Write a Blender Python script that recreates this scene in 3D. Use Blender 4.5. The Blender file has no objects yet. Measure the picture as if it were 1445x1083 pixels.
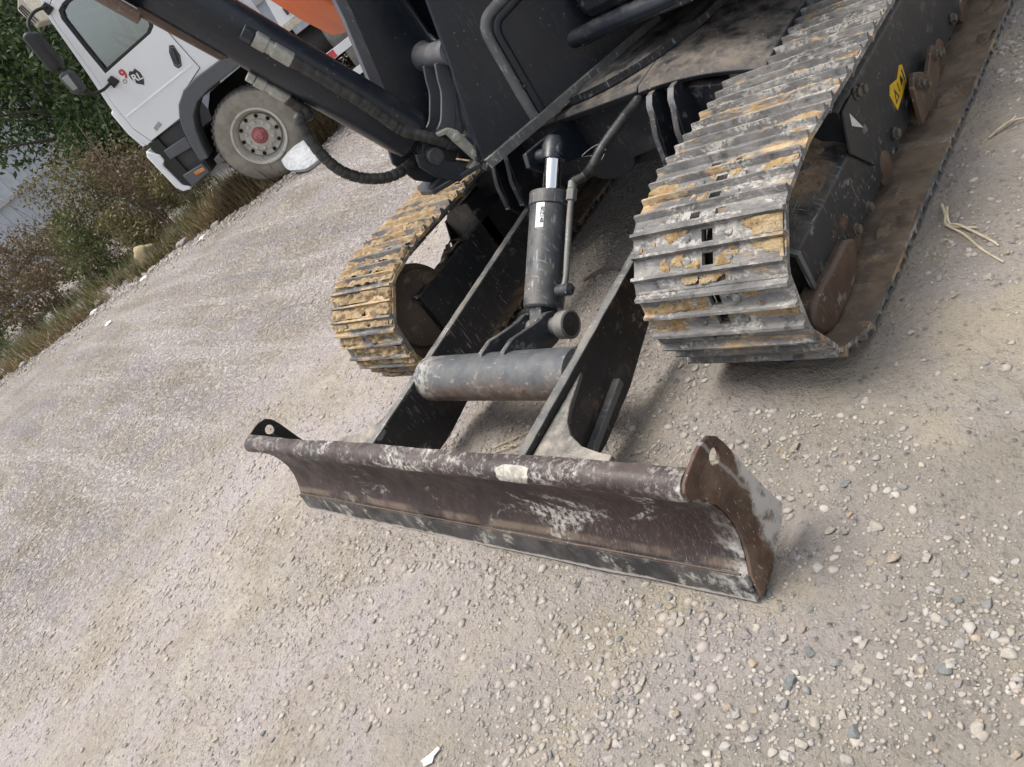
import bpy, math, random
import numpy as np
from mathutils import Vector, Matrix, noise as mnoise
from mathutils.geometry import tessellate_polygon
R=math.radians
scn=bpy.context.scene
col=scn.collection
# ------------------------------------------------------------------ camera
CAM=(1.9255,-0.7312,1.4152)
cd=bpy.data.cameras.new('camera'); cam=bpy.data.objects.new('camera',cd); col.objects.link(cam)
r2=Vector((0.66649,0.50621,-0.54731)); u2=Vector((0.01639,0.72401,0.68960)); fw=Vector((-0.74533,0.46858,-0.47425))
M=Matrix((( r2.x,u2.x,-fw.x,CAM[0]),(r2.y,u2.y,-fw.y,CAM[1]),(r2.z,u2.z,-fw.z,CAM[2]),(0,0,0,1)))
cam.matrix_world=M
cd.sensor_width=36; cd.sensor_fit='HORIZONTAL'; cd.lens=36*1127.36/1445; cd.clip_start=.05; cd.clip_end=500
scn.camera=cam
# ------------------------------------------------------------------ sky, sun, exposure
SUN_EL,SUN_AZ=72,-125      # azimuth measured from +Y towards +X, where the sun stands
w=bpy.data.worlds.new('World'); scn.world=w; w.use_nodes=True
nt=w.node_tree; bg=nt.nodes['Background']
sky=nt.nodes.new('ShaderNodeTexSky'); sky.sky_type='NISHITA'; sky.sun_disc=False
sky.sun_elevation=R(SUN_EL); sky.sun_rotation=R(SUN_AZ); sky.air_density=1.0; sky.dust_density=4.0; sky.ozone_density=1.0
hs=nt.nodes.new('ShaderNodeHueSaturation'); hs.inputs['Saturation'].default_value=.35
nt.links.new(sky.outputs[0],hs.inputs['Color']); nt.links.new(hs.outputs[0],bg.inputs[0])
bg.inputs[1].default_value=.13
sl=bpy.data.lights.new('sun','SUN'); sl.energy=1.5; sl.angle=R(26); sl.color=(1,.96,.9)
so=bpy.data.objects.new('sun',sl); col.objects.link(so)
sd=Vector((math.sin(R(SUN_AZ))*math.cos(R(SUN_EL)),math.cos(R(SUN_AZ))*math.cos(R(SUN_EL)),math.sin(R(SUN_EL))))
so.rotation_euler=sd.to_track_quat('Z','Y').to_euler(); so.location=(0,0,8)
vs=scn.view_settings; vs.view_transform='Standard'; vs.look='None'; vs.gamma=1; vs.use_curve_mapping=False
vs.exposure=1.0

rnd=random.Random(7)
# ------------------------------------------------------------------ node helpers
class NT:
    def __init__(s,name):
        s.m=bpy.data.materials.new(name); s.m.use_nodes=True; s.t=s.m.node_tree; s.b=s.t.nodes['Principled BSDF']; s.out=s.t.nodes['Material Output']
        tc=s.n('ShaderNodeTexCoord'); s.obj=tc.outputs['Object']
    def n(s,t): return s.t.nodes.new(t)
    def l(s,a,b): s.t.links.new(a,b)
    def put(s,sock,v):
        if hasattr(v,'is_linked') or hasattr(v,'links'): s.l(v,sock)
        else:
            if isinstance(v,tuple) and len(v)==3 and sock.type=='RGBA': v=(*v,1)
            sock.default_value=v
    def vec(s,scale=(1,1,1),rot=(0,0,0),src=None,rand=False):
        v=src or s.obj
        if rand:
            oi=s.n('ShaderNodeObjectInfo'); ml=s.n('ShaderNodeVectorMath'); ml.operation='MULTIPLY_ADD'
            s.l(oi.outputs['Random'],ml.inputs[0]); ml.inputs[1].default_value=(37,91,53); s.l(v,ml.inputs[2]); v=ml.outputs[0]
        mp=s.n('ShaderNodeMapping'); mp.inputs['Scale'].default_value=scale; mp.inputs['Rotation'].default_value=rot
        s.l(v,mp.inputs[0]); return mp.outputs[0]
    def noise(s,scale,detail=4,rough=.55,vec=None,dist=0):
        n=s.n('ShaderNodeTexNoise'); n.inputs['Scale'].default_value=scale; n.inputs['Detail'].default_value=detail
        n.inputs['Roughness'].default_value=rough; n.inputs['Distortion'].default_value=dist
        s.l(vec if vec is not None else s.obj,n.inputs['Vector']); return n.outputs[0]
    def voro(s,scale,vec=None,feature='F1',out='Distance',rand=1):
        n=s.n('ShaderNodeTexVoronoi'); n.feature=feature; n.inputs['Scale'].default_value=scale; n.inputs['Randomness'].default_value=rand
        s.l(vec if vec is not None else s.obj,n.inputs['Vector']); return n.outputs[out]
    def ramp(s,f,a,b,va=0.,vb=1.):
        n=s.n('ShaderNodeMapRange'); n.interpolation_type='SMOOTHSTEP'; s.put(n.inputs[0],f)
        n.inputs[1].default_value=a; n.inputs[2].default_value=b; n.inputs[3].default_value=va; n.inputs[4].default_value=vb; return n.outputs[0]
    def math(s,op,a,b=0.):
        n=s.n('ShaderNodeMath'); n.operation=op; s.put(n.inputs[0],a); s.put(n.inputs[1],b); return n.outputs[0]
    def mix(s,f,a,b):
        n=s.n('ShaderNodeMix'); n.data_type='RGBA'; s.put(n.inputs[0],f); s.put(n.inputs[6],a); s.put(n.inputs[7],b); return n.outputs[2]
    def sep(s,v):
        n=s.n('ShaderNodeSeparateXYZ'); s.l(v,n.inputs[0]); return n.outputs
    def geo(s,o): return s.n('ShaderNodeNewGeometry').outputs[o]
    def bump(s,h,strength=.5,dist=.01,nrm=None):
        n=s.n('ShaderNodeBump'); n.inputs['Strength'].default_value=strength; n.inputs['Distance'].default_value=dist
        s.l(h,n.inputs['Height']); 
        if nrm is not None: s.l(nrm,n.inputs['Normal'])
        return n.outputs[0]
    def set(s,**k):
        for a,v in k.items(): s.put(s.b.inputs[{'color':'Base Color','rough':'Roughness','metal':'Metallic','normal':'Normal','spec':'Specular IOR Level','coat':'Coat Weight','trans':'Transmission Weight','alpha':'Alpha','emit':'Emission Color','emits':'Emission Strength'}[a]],v)
        return s.m
def paint(name,base,base2,dust=(.30,.26,.21),dustamt=.5,rust=None,scratch=.5,rough=.5,splat=.35,side=.12,rand=False):
    """painted steel: mottling, dust on what faces up, mud splashes, fine pale scratches"""
    m=NT(name); V=m.vec(rand=rand)
    c=m.mix(m.ramp(m.noise(5,3,.6,V),.35,.7),base,base2)
    if rust: c=m.mix(m.ramp(m.noise(9,6,.65,V),.60,.72),c,rust)
    up=m.sep(m.geo('Normal'))[2]
    d=m.math('MULTIPLY',m.ramp(up,.05,.95),m.ramp(m.noise(14,4,.65,V),.30,.70))
    d=m.math('MULTIPLY',d,dustamt)
    d2=m.math('MULTIPLY',m.ramp(m.noise(6,5,.7,V),.50,.75),side)
    d=m.math('ADD',d,d2)
    c=m.mix(d,c,dust)
    sc=m.noise(1,3,.6,m.vec((160,14,22),(.3,.5,.9),rand=rand)); sc2=m.noise(1,3,.6,m.vec((20,150,16),(-.4,.2,.3),rand=rand))
    s_=m.math('MULTIPLY',m.math('MAXIMUM',m.ramp(sc,.60,.69),m.ramp(sc2,.61,.70)),m.math('MULTIPLY',m.ramp(m.noise(4,3,.6,V),.38,.62),scratch))
    c=m.mix(s_,c,(.42,.42,.40))
    sp=m.ramp(m.voro(48,V),.17,.11); sp=m.math('MULTIPLY',sp,m.ramp(m.noise(9,2,.6,V),.50,.62)); sp=m.math('MULTIPLY',sp,splat)
    c=m.mix(sp,c,(.55,.52,.46))
    rr=m.ramp(m.math('ADD',d,m.math('MULTIPLY',m.noise(20,4,.6,V),.25)),0,.8,rough-.12,.9)
    bh=m.math('ADD',m.math('MULTIPLY',m.noise(45,3,.6,V),.4),m.math('MULTIPLY',d,1.2))
    return m.set(color=c,rough=rr,normal=m.bump(bh,.25,.006))
def plain(name,c,rough=.6,metal=0,c2=None,scale=20,bump=.15,dist=.004,coat=0):
    m=NT(name)
    n=m.noise(scale,5,.6)
    cc=m.mix(m.ramp(n,.35,.65),c,c2 or tuple(x*.8 for x in c))
    return m.set(color=cc,rough=rough,metal=metal,normal=m.bump(n,bump,dist),coat=coat)

MAT={}
MAT['black']=paint('dark_painted_steel',(.011,.013,.018),(.019,.021,.026),dustamt=.42,scratch=.5,rough=.45,side=.10)
MAT['frame']=paint('upper_frame_steel',(.0095,.0135,.021),(.014,.019,.028),dustamt=.15,scratch=.06,rough=.40,side=.03,splat=.22)
MAT['arm']=paint('blade_arm_steel',(.010,.011,.014),(.022,.021,.021),dustamt=.65,rust=(.09,.05,.03),scratch=.6,rough=.5,side=.16,splat=.25)
MAT['edgeworn']=paint('worn_steel_edge',(.07,.075,.078),(.12,.125,.125),dustamt=.5,scratch=1,rough=.5,side=.25)
def tubem():
    m=NT('worn_cross_tube'); z=m.sep(m.obj)[2]; n=m.noise(7,6,.65)
    c=m.mix(m.ramp(m.noise(16,5,.6),.35,.65),(.062,.067,.074),(.105,.106,.105))
    k=m.math('ADD',z,m.math('MULTIPLY',n,.16)); c=m.mix(m.math('MULTIPLY',m.ramp(k,.385,.315),.9),c,m.mix(m.ramp(m.noise(30,5,.65),.35,.65),(.115,.075,.055),(.19,.135,.105)))
    c=m.mix(m.math('MULTIPLY',m.ramp(m.noise(1,5,.65,m.vec((26,60,60))),.58,.70),.55),c,(.34,.31,.28)); c=m.mix(m.math('MULTIPLY',m.ramp(m.noise(12,6,.7),.58,.68),.5),c,(.36,.31,.24))
    c=m.mix(m.math('MULTIPLY',m.math('MULTIPLY',m.ramp(m.sep(m.obj)[0],-.22,-.34),m.ramp(m.noise(40,5,.7),.40,.58)),.8),c,(.42,.39,.35))
    return m.set(color=c,rough=.55,normal=m.bump(m.noise(50,4,.6),.25,.005))
MAT['tube']=tubem()
MAT['dusty']=paint('dusty_plate',(.06,.06,.06),(.10,.095,.09),dust=(.34,.305,.255),dustamt=.95,rust=(.15,.10,.07),scratch=.35,rough=.6,side=.3)
MAT['cyl']=paint('cylinder_paint',(.022,.026,.032),(.032,.037,.044),dustamt=.3,scratch=.5,rough=.42,side=.14,splat=.7)
MAT['greyrib']=paint('grey_bracket_steel',(.085,.088,.10),(.10,.103,.115),dustamt=.3,scratch=.2,rough=.5,side=.06)
MAT['zinc']=plain('dull_zinc',(.42,.42,.38),.45,.55,(.30,.30,.27),35)
MAT['bolt']=plain('dirty_bolt',(.16,.14,.11),.6,.3,(.09,.08,.065),60)
MAT['trackframe']=paint('track_frame_paint',(.014,.017,.021),(.026,.028,.031),dust=(.17,.145,.115),dustamt=.55,rust=(.13,.075,.04),scratch=.5,rough=.45,side=.13)
MAT['trackin']=paint('muddy_track_inside',(.14,.10,.07),(.10,.072,.052),dust=(.27,.20,.135),dustamt=.8,rust=(.17,.10,.06),scratch=.3,rough=.85,side=.4)
MAT['carbody']=paint('car_body_paint',(.012,.014,.019),(.022,.023,.027),dust=(.16,.135,.11),dustamt=1.0,scratch=.3,rough=.6,side=.15)
MAT['brown']=paint('rusty_guard',(.075,.045,.03),(.11,.07,.045),dust=(.2,.15,.11),dustamt=.4,rust=(.13,.06,.03),scratch=.5,rough=.5,side=.2)
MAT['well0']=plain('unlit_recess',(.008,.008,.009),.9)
MAT['hose']=plain('black_hose',(.018,.018,.019),.5,0,(.045,.043,.04),40,.4)
MAT['pipe']=paint('steel_pipe',(.10,.105,.105),(.16,.16,.15),dustamt=.5,scratch=.9,rough=.45,side=.2)
MAT['chrome']=NT('chrome').set(color=(.75,.76,.78),metal=1.,rough=.07)
MAT['orange']=plain('orange_paint',(.60,.125,.02),.5,0,(.54,.105,.018),8,.02)
MAT['labelw']=plain('label_white',(.72,.72,.70),.5)
MAT['ink']=plain('label_ink',(.03,.03,.035),.6)
MAT['yellow']=plain('yellow_sticker',(.72,.47,.02),.45,0,(.60,.38,.02),60)
MAT['white_mark']=plain('chalky_splash',(.46,.44,.39),.95,0,(.27,.245,.21),70,.6)
# mouldboard
def mould():
    m=NT('worn_mouldboard_steel'); V=m.obj
    c=m.mix(m.ramp(m.noise(3.2,5,.6),.35,.65),(.021,.0115,.0115),(.038,.0215,.0205))
    c=m.mix(m.ramp(m.noise(1,5,.6,m.vec((1.6,9,5))),.52,.66),c,(.022,.023,.026))
    # slanting scratches left by soil
    a=m.noise(1,6,.7,m.vec((140,34,26),(0,.62,0))); b=m.noise(1,5,.7,m.vec((300,60,60),(0,.45,0)))
    patch=m.ramp(m.noise(3.6,5,.65,m.vec((1,1,1.6))),.38,.68)
    s1=m.math('MULTIPLY',m.ramp(a,.53,.70),m.math('ADD',m.math('MULTIPLY',patch,.36),.02))
    s2=m.math('MULTIPLY',m.ramp(b,.58,.69),m.math('ADD',m.math('MULTIPLY',patch,.5),.10))
    c=m.mix(s1,c,(.30,.285,.27)); c=m.mix(s2,c,(.46,.44,.42))
    # pale lime smears
    sm=m.math('MULTIPLY',m.ramp(m.noise(3.4,6,.70,m.vec((1,1,2.4),(0,.4,0)),.6),.56,.66),m.ramp(m.noise(75,4,.65),.40,.60))
    c=m.mix(m.math('MULTIPLY',sm,.85),c,(.60,.57,.52))
    Z_=m.sep(V)[2]
    c=m.mix(m.ramp(Z_,.080,.070),c,m.mix(m.ramp(m.noise(10,5,.65),.36,.62),(.022,.023,.026),(.075,.072,.070)))
    chip=m.math('MULTIPLY',m.ramp(m.noise(14,5,.7,m.vec((1,1,.7))),.53,.63),m.ramp(m.noise(60,4,.65),.38,.55)); c=m.mix(m.math('MULTIPLY',m.math('MULTIPLY',chip,m.ramp(Z_,.085,.055)),.75),c,(.45,.425,.38))
    fr=m.ramp(m.math('ADD',Z_,m.math('MULTIPLY',m.noise(26,4,.65),-.020)),.002,-.006); c=m.mix(m.math('MULTIPLY',fr,.8),c,(.48,.455,.41))
    lip=m.math('MULTIPLY',m.ramp(Z_,.325,.345),m.math('MULTIPLY',m.ramp(m.noise(48,5,.72),.50,.62),m.ramp(m.noise(7,4,.6),.40,.58))); c=m.mix(m.math('MULTIPLY',lip,.5),c,(.42,.395,.355))
    led=m.math('MULTIPLY',m.ramp(m.math('ABSOLUTE',m.math('SUBTRACT',Z_,.088)),.016,.004),m.ramp(m.noise(9,5,.65),.36,.60)); c=m.mix(m.math('MULTIPLY',led,.6),c,(.23,.17,.12))
    X_=m.sep(V)[0]; c=m.mix(m.math('MULTIPLY',m.ramp(m.math('ADD',X_,m.math('MULTIPLY',m.noise(9,5,.65),.30)),1.10,1.19),m.ramp(m.noise(34,5,.65),.40,.58)),c,(.52,.50,.46))
    up=m.sep(m.geo('Normal'))[2]; d=m.math('MULTIPLY',m.ramp(up,.0,.9),m.ramp(m.noise(11,6,.65),.32,.62))
    c=m.mix(m.math('MULTIPLY',d,.20),c,(.22,.175,.14))
    return m.set(color=c,rough=m.ramp(m.noise(12,5,.6),.3,.7,.34,.66),normal=m.bump(m.math('ADD',a,m.noise(40,5,.6)),.22,.006),metal=.1)
MAT['mould']=mould()
def endplate():
    m=NT('rusty_end_plate'); V=m.obj; y,z=m.sep(V)[1],m.sep(V)[2]
    c=m.mix(m.ramp(m.noise(9,6,.68),.36,.62),(.050,.025,.015),(.135,.088,.058))
    c=m.mix(m.math('MULTIPLY',m.ramp(m.noise(15,6,.7),.50,.64),.9),c,(.085,.034,.018)); c=m.mix(m.math('MULTIPLY',m.ramp(m.noise(6,5,.65),.56,.68),.8),c,(.20,.15,.105))
    c=m.mix(m.math('MULTIPLY',m.ramp(m.voro(70),.16,.10),m.ramp(m.noise(13,3,.6),.46,.58)),c,(.42,.38,.33))
    c=m.mix(m.math('MULTIPLY',m.ramp(m.math('ABSOLUTE',m.math('SUBTRACT',m.math('ADD',y,m.math('MULTIPLY',z,.22)),m.math('ADD',.172,m.math('MULTIPLY',m.noise(12,4,.6),.03)))),.007,.002),.55),c,(.36,.35,.33))
    rear=m.math('ADD',y,m.math('MULTIPLY',m.noise(14,6,.68),.10))
    low=m.math('SUBTRACT',rear,m.math('MULTIPLY',z,.25))
    c=m.mix(m.math('MULTIPLY',m.ramp(low,.128,.150),m.ramp(m.noise(26,6,.68),.28,.52)),c,(.46,.44,.41))
    c=m.mix(m.math('MULTIPLY',m.ramp(m.noise(1,5,.7,m.vec((40,150,30),(.6,0,0))),.60,.70),.7),c,(.44,.41,.37))
    return m.set(color=c,rough=.62,normal=m.bump(m.noise(35,5,.6),.3,.005))
MAT['endplate']=endplate()
def shoe(name,lime,mud):
    m=NT(name); V=m.vec(rand=True)
    c=m.mix(m.ramp(m.noise(8,5,.65,V),.35,.65),(.095,.092,.09),(.17,.162,.155))
    c=m.mix(m.ramp(m.noise(25,6,.7,V),.50,.68),c,(.05,.047,.045))
    st=m.noise(1,6,.7,m.vec((7,30,30),rand=True))
    c=m.mix(m.math('MULTIPLY',m.ramp(st,.5,.64),lime*.5),c,(.34,.315,.28))
    lm=m.math('MULTIPLY',m.ramp(m.noise(13,6,.75,m.vec((.7,1.3,1.3),rand=True),.5),.50,.60),m.ramp(m.noise(95,4,.65,V),.40,.56))
    c=m.mix(m.math('MULTIPLY',lm,lime*.75),c,(.50,.47,.42))
    md=m.ramp(m.noise(6,6,.62,m.vec((.55,1.6,1.6),rand=True)),.60-mud,.68-mud)
    mc=m.mix(m.ramp(m.noise(30,5,.6,V),.35,.65),(.34,.215,.10),(.46,.35,.21))
    c=m.mix(m.math('MULTIPLY',md,.9),c,mc)
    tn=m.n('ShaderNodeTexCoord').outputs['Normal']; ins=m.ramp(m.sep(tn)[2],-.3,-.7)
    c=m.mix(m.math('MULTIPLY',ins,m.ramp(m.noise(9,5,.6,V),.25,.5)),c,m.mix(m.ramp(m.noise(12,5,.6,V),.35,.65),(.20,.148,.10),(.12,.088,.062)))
    bh=m.math('ADD',m.noise(60,5,.65,V),m.math('MULTIPLY',md,.8))
    return m.set(color=c,rough=.72,normal=m.bump(bh,.5,.006),metal=0.)
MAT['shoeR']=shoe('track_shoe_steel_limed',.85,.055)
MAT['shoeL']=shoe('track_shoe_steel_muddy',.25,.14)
def mud(name,a,b,c_):
    m=NT(name)
    c=m.mix(m.ramp(m.noise(22,6,.65),.35,.65),a,b); c=m.mix(m.ramp(m.noise(8,6,.68),.50,.64),c,tuple((p+2*q)/3 for p,q in zip(a,c_))); c=m.mix(m.ramp(m.noise(70,5,.65),.52,.66),c,c_)
    return m.set(color=c,rough=.95,normal=m.bump(m.math('ADD',m.noise(110,6,.7),m.noise(35,5,.6)),1.0,.008))
MAT['mudL']=mud('ochre_mud',(.31,.215,.115),(.43,.325,.19),(.16,.11,.06))
MAT['mudR']=mud('ochre_mud_thin',(.35,.225,.10),(.44,.345,.215),(.20,.13,.06))
MAT['mudD']=mud('brown_soil',(.17,.125,.085),(.24,.18,.125),(.10,.075,.05))
# ------------------------------------------------------------------ mesh builder
class MB:
    def __init__(s,f=None): s.v=[]; s.f=[]; s.fn=f or (lambda p:p)
    def av(s,p): s.v.append(tuple(s.fn(p))); return len(s.v)-1
    def box(s,lo,hi):
        i=[s.av((x,y,z)) for z in (lo[2],hi[2]) for y in (lo[1],hi[1]) for x in (lo[0],hi[0])]
        for q in ((0,2,3,1),(4,5,7,6),(0,1,5,4),(1,3,7,5),(3,2,6,7),(2,0,4,6)): s.f.append([i[k] for k in q])
        return s
    def prism(s,poly,c0,c1,mp=lambda a,b,c:(a,b,c),holes=()):
        """poly in (a,b), extruded along c; mp maps (a,b,c) to space"""
        if not holes:
            A=[s.av(mp(a,b,c0)) for a,b in poly]; B=[s.av(mp(a,b,c1)) for a,b in poly]
            s.f.append(A[::-1]); s.f.append(B)
            n=len(poly)
            for k in range(n): s.f.append([A[k],A[(k+1)%n],B[(k+1)%n],B[k]])
        else:
            loops=[list(poly)]+[list(h) for h in holes]
            tr=tessellate_polygon([[Vector((a,b,0)) for a,b in L] for L in loops])
            flat=[p for L in loops for p in L]
            A=[s.av(mp(a,b,c0)) for a,b in flat]; B=[s.av(mp(a,b,c1)) for a,b in flat]
            for t in tr: s.f.append([A[k] for k in t]); s.f.append([B[k] for k in t][::-1])
            o=0
            for L in loops:
                n=len(L)
                for k in range(n): s.f.append([A[o+k],A[o+(k+1)%n],B[o+(k+1)%n],B[o+k]])
                o+=n
        return s
    def tube(s,path,r,seg=14,cap=True,rib=None):
        P=[Vector(p) for p in path]; n=len(P); rings=[]
        ref=None
        for i,p in enumerate(P):
            t=(P[min(i+1,n-1)]-P[max(i-1,0)]).normalized()
            if ref is None: ref=Vector((0,0,1)) if abs(t.z)<.9 else Vector((1,0,0))
            a=(ref-t*ref.dot(t)).normalized(); b=t.cross(a); ref=a
            rr=r[i] if isinstance(r,(list,tuple)) else r
            rings.append([s.av(p+(a*math.cos(2*math.pi*k/seg)+b*math.sin(2*math.pi*k/seg))*rr) for k in range(seg)])
        for i in range(n-1):
            for k in range(seg): s.f.append([rings[i][k],rings[i][(k+1)%seg],rings[i+1][(k+1)%seg],rings[i+1][k]])
        if cap: s.f.append(rings[0][::-1]); s.f.append(rings[-1])
        return s
    def cyl(s,a,b,r,seg=24,r1=None): return s.tube([a,b],[r,r if r1 is None else r1],seg)
    def lathe(s,prof,o,ax,seg=40,cap=True):
        """prof = (along, radius) list; o origin, ax axis"""
        o=Vector(o); ax=Vector(ax).normalized(); ref=Vector((0,0,1)) if abs(ax.z)<.9 else Vector((1,0,0))
        a=(ref-ax*ref.dot(ax)).normalized(); b=ax.cross(a); rings=[]
        for h,r in prof: rings.append([s.av(o+ax*h+(a*math.cos(2*math.pi*k/seg)+b*math.sin(2*math.pi*k/seg))*max(r,1e-4)) for k in range(seg)])
        for i in range(len(prof)-1):
            for k in range(seg): s.f.append([rings[i][k],rings[i][(k+1)%seg],rings[i+1][(k+1)%seg],rings[i+1][k]])
        if cap: s.f.append(rings[0][::-1]); s.f.append(rings[-1])
        return s
    def sweep(s,prof,x0,x1,nx=1,mp=lambda x,a,b:(x,a,b),wob=None):
        """closed profile (a,b) swept along x in nx steps"""
        n=len(prof); rows=[]
        for i in range(nx+1):
            x=x0+(x1-x0)*i/nx
            rows.append([s.av(mp(x,*( (a,b) if wob is None else wob(x,a,b) ))) for a,b in prof])
        for i in range(nx):
            for k in range(n): s.f.append([rows[i][k],rows[i][(k+1)%n],rows[i+1][(k+1)%n],rows[i+1][k]])
        s.f.append(rows[0][::-1]); s.f.append(rows[-1]); return s
    def mesh(s,name,mat,angle=35):
        me=bpy.data.meshes.new(name); me.from_pydata(s.v,[],s.f); 
        import bmesh
        b=bmesh.new(); b.from_mesh(me); bmesh.ops.recalc_face_normals(b,faces=b.faces); b.to_mesh(me); b.free()
        me.materials.append(mat); me.shade_smooth(); me.set_sharp_from_angle(angle=R(angle)); return me
    def build(s,name,mat,parent=None,bevel=0,angle=35,seg=2):
        o=bpy.data.objects.new(name,s.mesh(name,MAT[mat] if isinstance(mat,str) else mat,angle)); col.objects.link(o)
        if parent is not None:
            o.parent=parent
            if parent.type=='EMPTY' and not parent.get('rot'): o.location=-parent.location
        if bevel:
            md=o.modifiers.new('bevel','BEVEL'); md.width=bevel; md.segments=seg; md.limit_method='ANGLE'; md.angle_limit=R(40)
        return o
def thing(name,label,cat,loc=(0,0,0),rotz=None,group=None):
    o=bpy.data.objects.new(name,None); col.objects.link(o); o.location=loc; o['label']=label; o['category']=cat
    if rotz is not None: o.rotation_euler=(0,0,rotz); o['rot']=1
    if group: o['group']=group
    return o
def tag(o,label,cat,group=None):
    o['label']=label; o['category']=cat
    if group: o['group']=group
    return o
def bez(pts,n=8):
    """Catmull-Rom through points"""
    P=[Vector(p) for p in pts]; P=[2*P[0]-P[1]]+P+[2*P[-1]-P[-2]]; out=[]
    for i in range(1,len(P)-2):
        for k in range(n):
            t=k/n; a,b,c,d=P[i-1],P[i],P[i+1],P[i+2]
            out.append(.5*((2*b)+(c-a)*t+(2*a-5*b+4*c-d)*t*t+(3*b-a-3*c+d)*t**3))
    out.append(P[-2]); return out
def circ(a,b,r,n=16,ph=0): return [(a+r*math.cos(ph+2*math.pi*k/n),b+r*math.sin(ph+2*math.pi*k/n)) for k in range(n)]
YZ=lambda a,b,c:(c,a,b)       # polygon in (y,z), thickness along x
XY=lambda a,b,c:(a,b,c)
XZ=lambda a,b,c:(a,c,b)
# ------------------------------------------------------------------ ground
def vnoise(x,y,seed):
    xi=np.floor(x).astype(np.int64); yi=np.floor(y).astype(np.int64); fx=x-xi; fy=y-yi
    def h(a,b):
        n=(a*374761393+b*668265263+seed*974634777)&0x7fffffff; n=((n^(n>>13))*1274126177)&0x7fffffff
        return ((n^(n>>16))&0xffff)/65535.
    u=fx*fx*(3-2*fx); v=fy*fy*(3-2*fy)
    return (h(xi,yi)*(1-u)+h(xi+1,yi)*u)*(1-v)+(h(xi,yi+1)*(1-u)+h(xi+1,yi+1)*u)*v-.5
def sstep(a,b,x): t=np.clip((x-a)/(b-a),0,1); return t*t*(3-2*t)
# verge line: from far corner to near truck; yard is on the machine's side
VERGE=[(-14.5,-3.2),(-10.7,.75),(-9.3,1.7),(-8.6,2.7),(-7.6,3.25),(-6.7,3.85),(-6.2,4.7),(-4.0,7.3),(-1.5,10.5)]
def verge_d(x,y):
    """signed distance to the verge line, positive beyond it (away from the machine)"""
    best=np.full(np.shape(x),1e9); sg=np.ones(np.shape(x))
    for (ax,ay),(bx,by) in zip(VERGE[:-1],VERGE[1:]):
        dx,dy=bx-ax,by-ay; L=dx*dx+dy*dy; t=np.clip(((x-ax)*dx+(y-ay)*dy)/L,0,1)
        px,py=x-(ax+t*dx),y-(ay+t*dy); d=np.hypot(px,py); s=np.where(dx*py-dy*px>0,1,-1)
        m=d<best; best=np.where(m,d,best); sg=np.where(m,s,sg)
    return best*sg
def gz(x,y):
    x=np.asarray(x,float); y=np.asarray(y,float)
    z=.14*sstep(-2.6,-6.4,x-.15*y+.3)
    near=1.0
    rg=sstep(.2,-1.6,x); z=z+rg*(.007*vnoise(x*24+5,y*24,61)+.004*vnoise(x*40,y*40,63))
    z=z+.016*vnoise(x*1.3,y*1.3,3)+.010*vnoise(x*4.1+7,y*4.1,5)+.006*vnoise(x*11,y*11+3,8)+.0034*vnoise(x*27,y*27,11)+.0022*vnoise(x*55,y*55,13)
    # shallow wheel ruts along the yard
    q=(x*.67-y*.74); z=z+.006*np.sin(q*5.1+1.2*vnoise(x*.8,y*.8,21))*sstep(-1.2,-2.5,x)
    v=verge_d(x,y); z=z+sstep(-.15,.9,v)*(.05+.09*vnoise(x*1.9,y*1.9,31)+.05*vnoise(x*5,y*5,33))
    return z-.006
def axis(lo,a,b,hi,step,g=1.09):
    xs=list(np.arange(a,b,step)); d=step; p=a
    L=[]
    while p>lo: d*=g; p-=d; L.append(p)
    d=step; p=xs[-1]; Rr=[]
    while p<hi: d*=g; p+=d; Rr.append(p)
    return np.array(L[::-1]+xs+Rr)
gx=axis(-60,-4.6,1.9,40,.0175,1.03); gy=axis(-40,-2.2,2.9,60,.0175,1.03)
GX,GY=np.meshgrid(gx,gy); GZ=gz(GX,GY); far=np.maximum(np.abs(GX),np.abs(GY)); 
nx,ny=len(gx),len(gy)
def np_mesh(name,verts,faces,mat,smooth=True):
    me=bpy.data.meshes.new(name); nv=len(verts); nf,k=faces.shape
    me.vertices.add(nv); me.vertices.foreach_set('co',np.ascontiguousarray(verts,dtype=np.float32).ravel())
    me.loops.add(nf*k); me.loops.foreach_set('vertex_index',np.ascontiguousarray(faces,dtype=np.int32).ravel())
    me.polygons.add(nf); me.polygons.foreach_set('loop_start',np.arange(0,nf*k,k,dtype=np.int32))
    try: me.polygons.foreach_set('loop_total',np.full(nf,k,dtype=np.int32))
    except Exception: pass
    if smooth: me.polygons.foreach_set('use_smooth',np.ones(nf,dtype=bool))
    me.update(calc_edges=True); me.materials.append(mat); return me
ii=np.arange(nx*ny).reshape(ny,nx)
gf=np.stack([ii[:-1,:-1],ii[:-1,1:],ii[1:,1:],ii[1:,:-1]],-1).reshape(-1,4)
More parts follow.
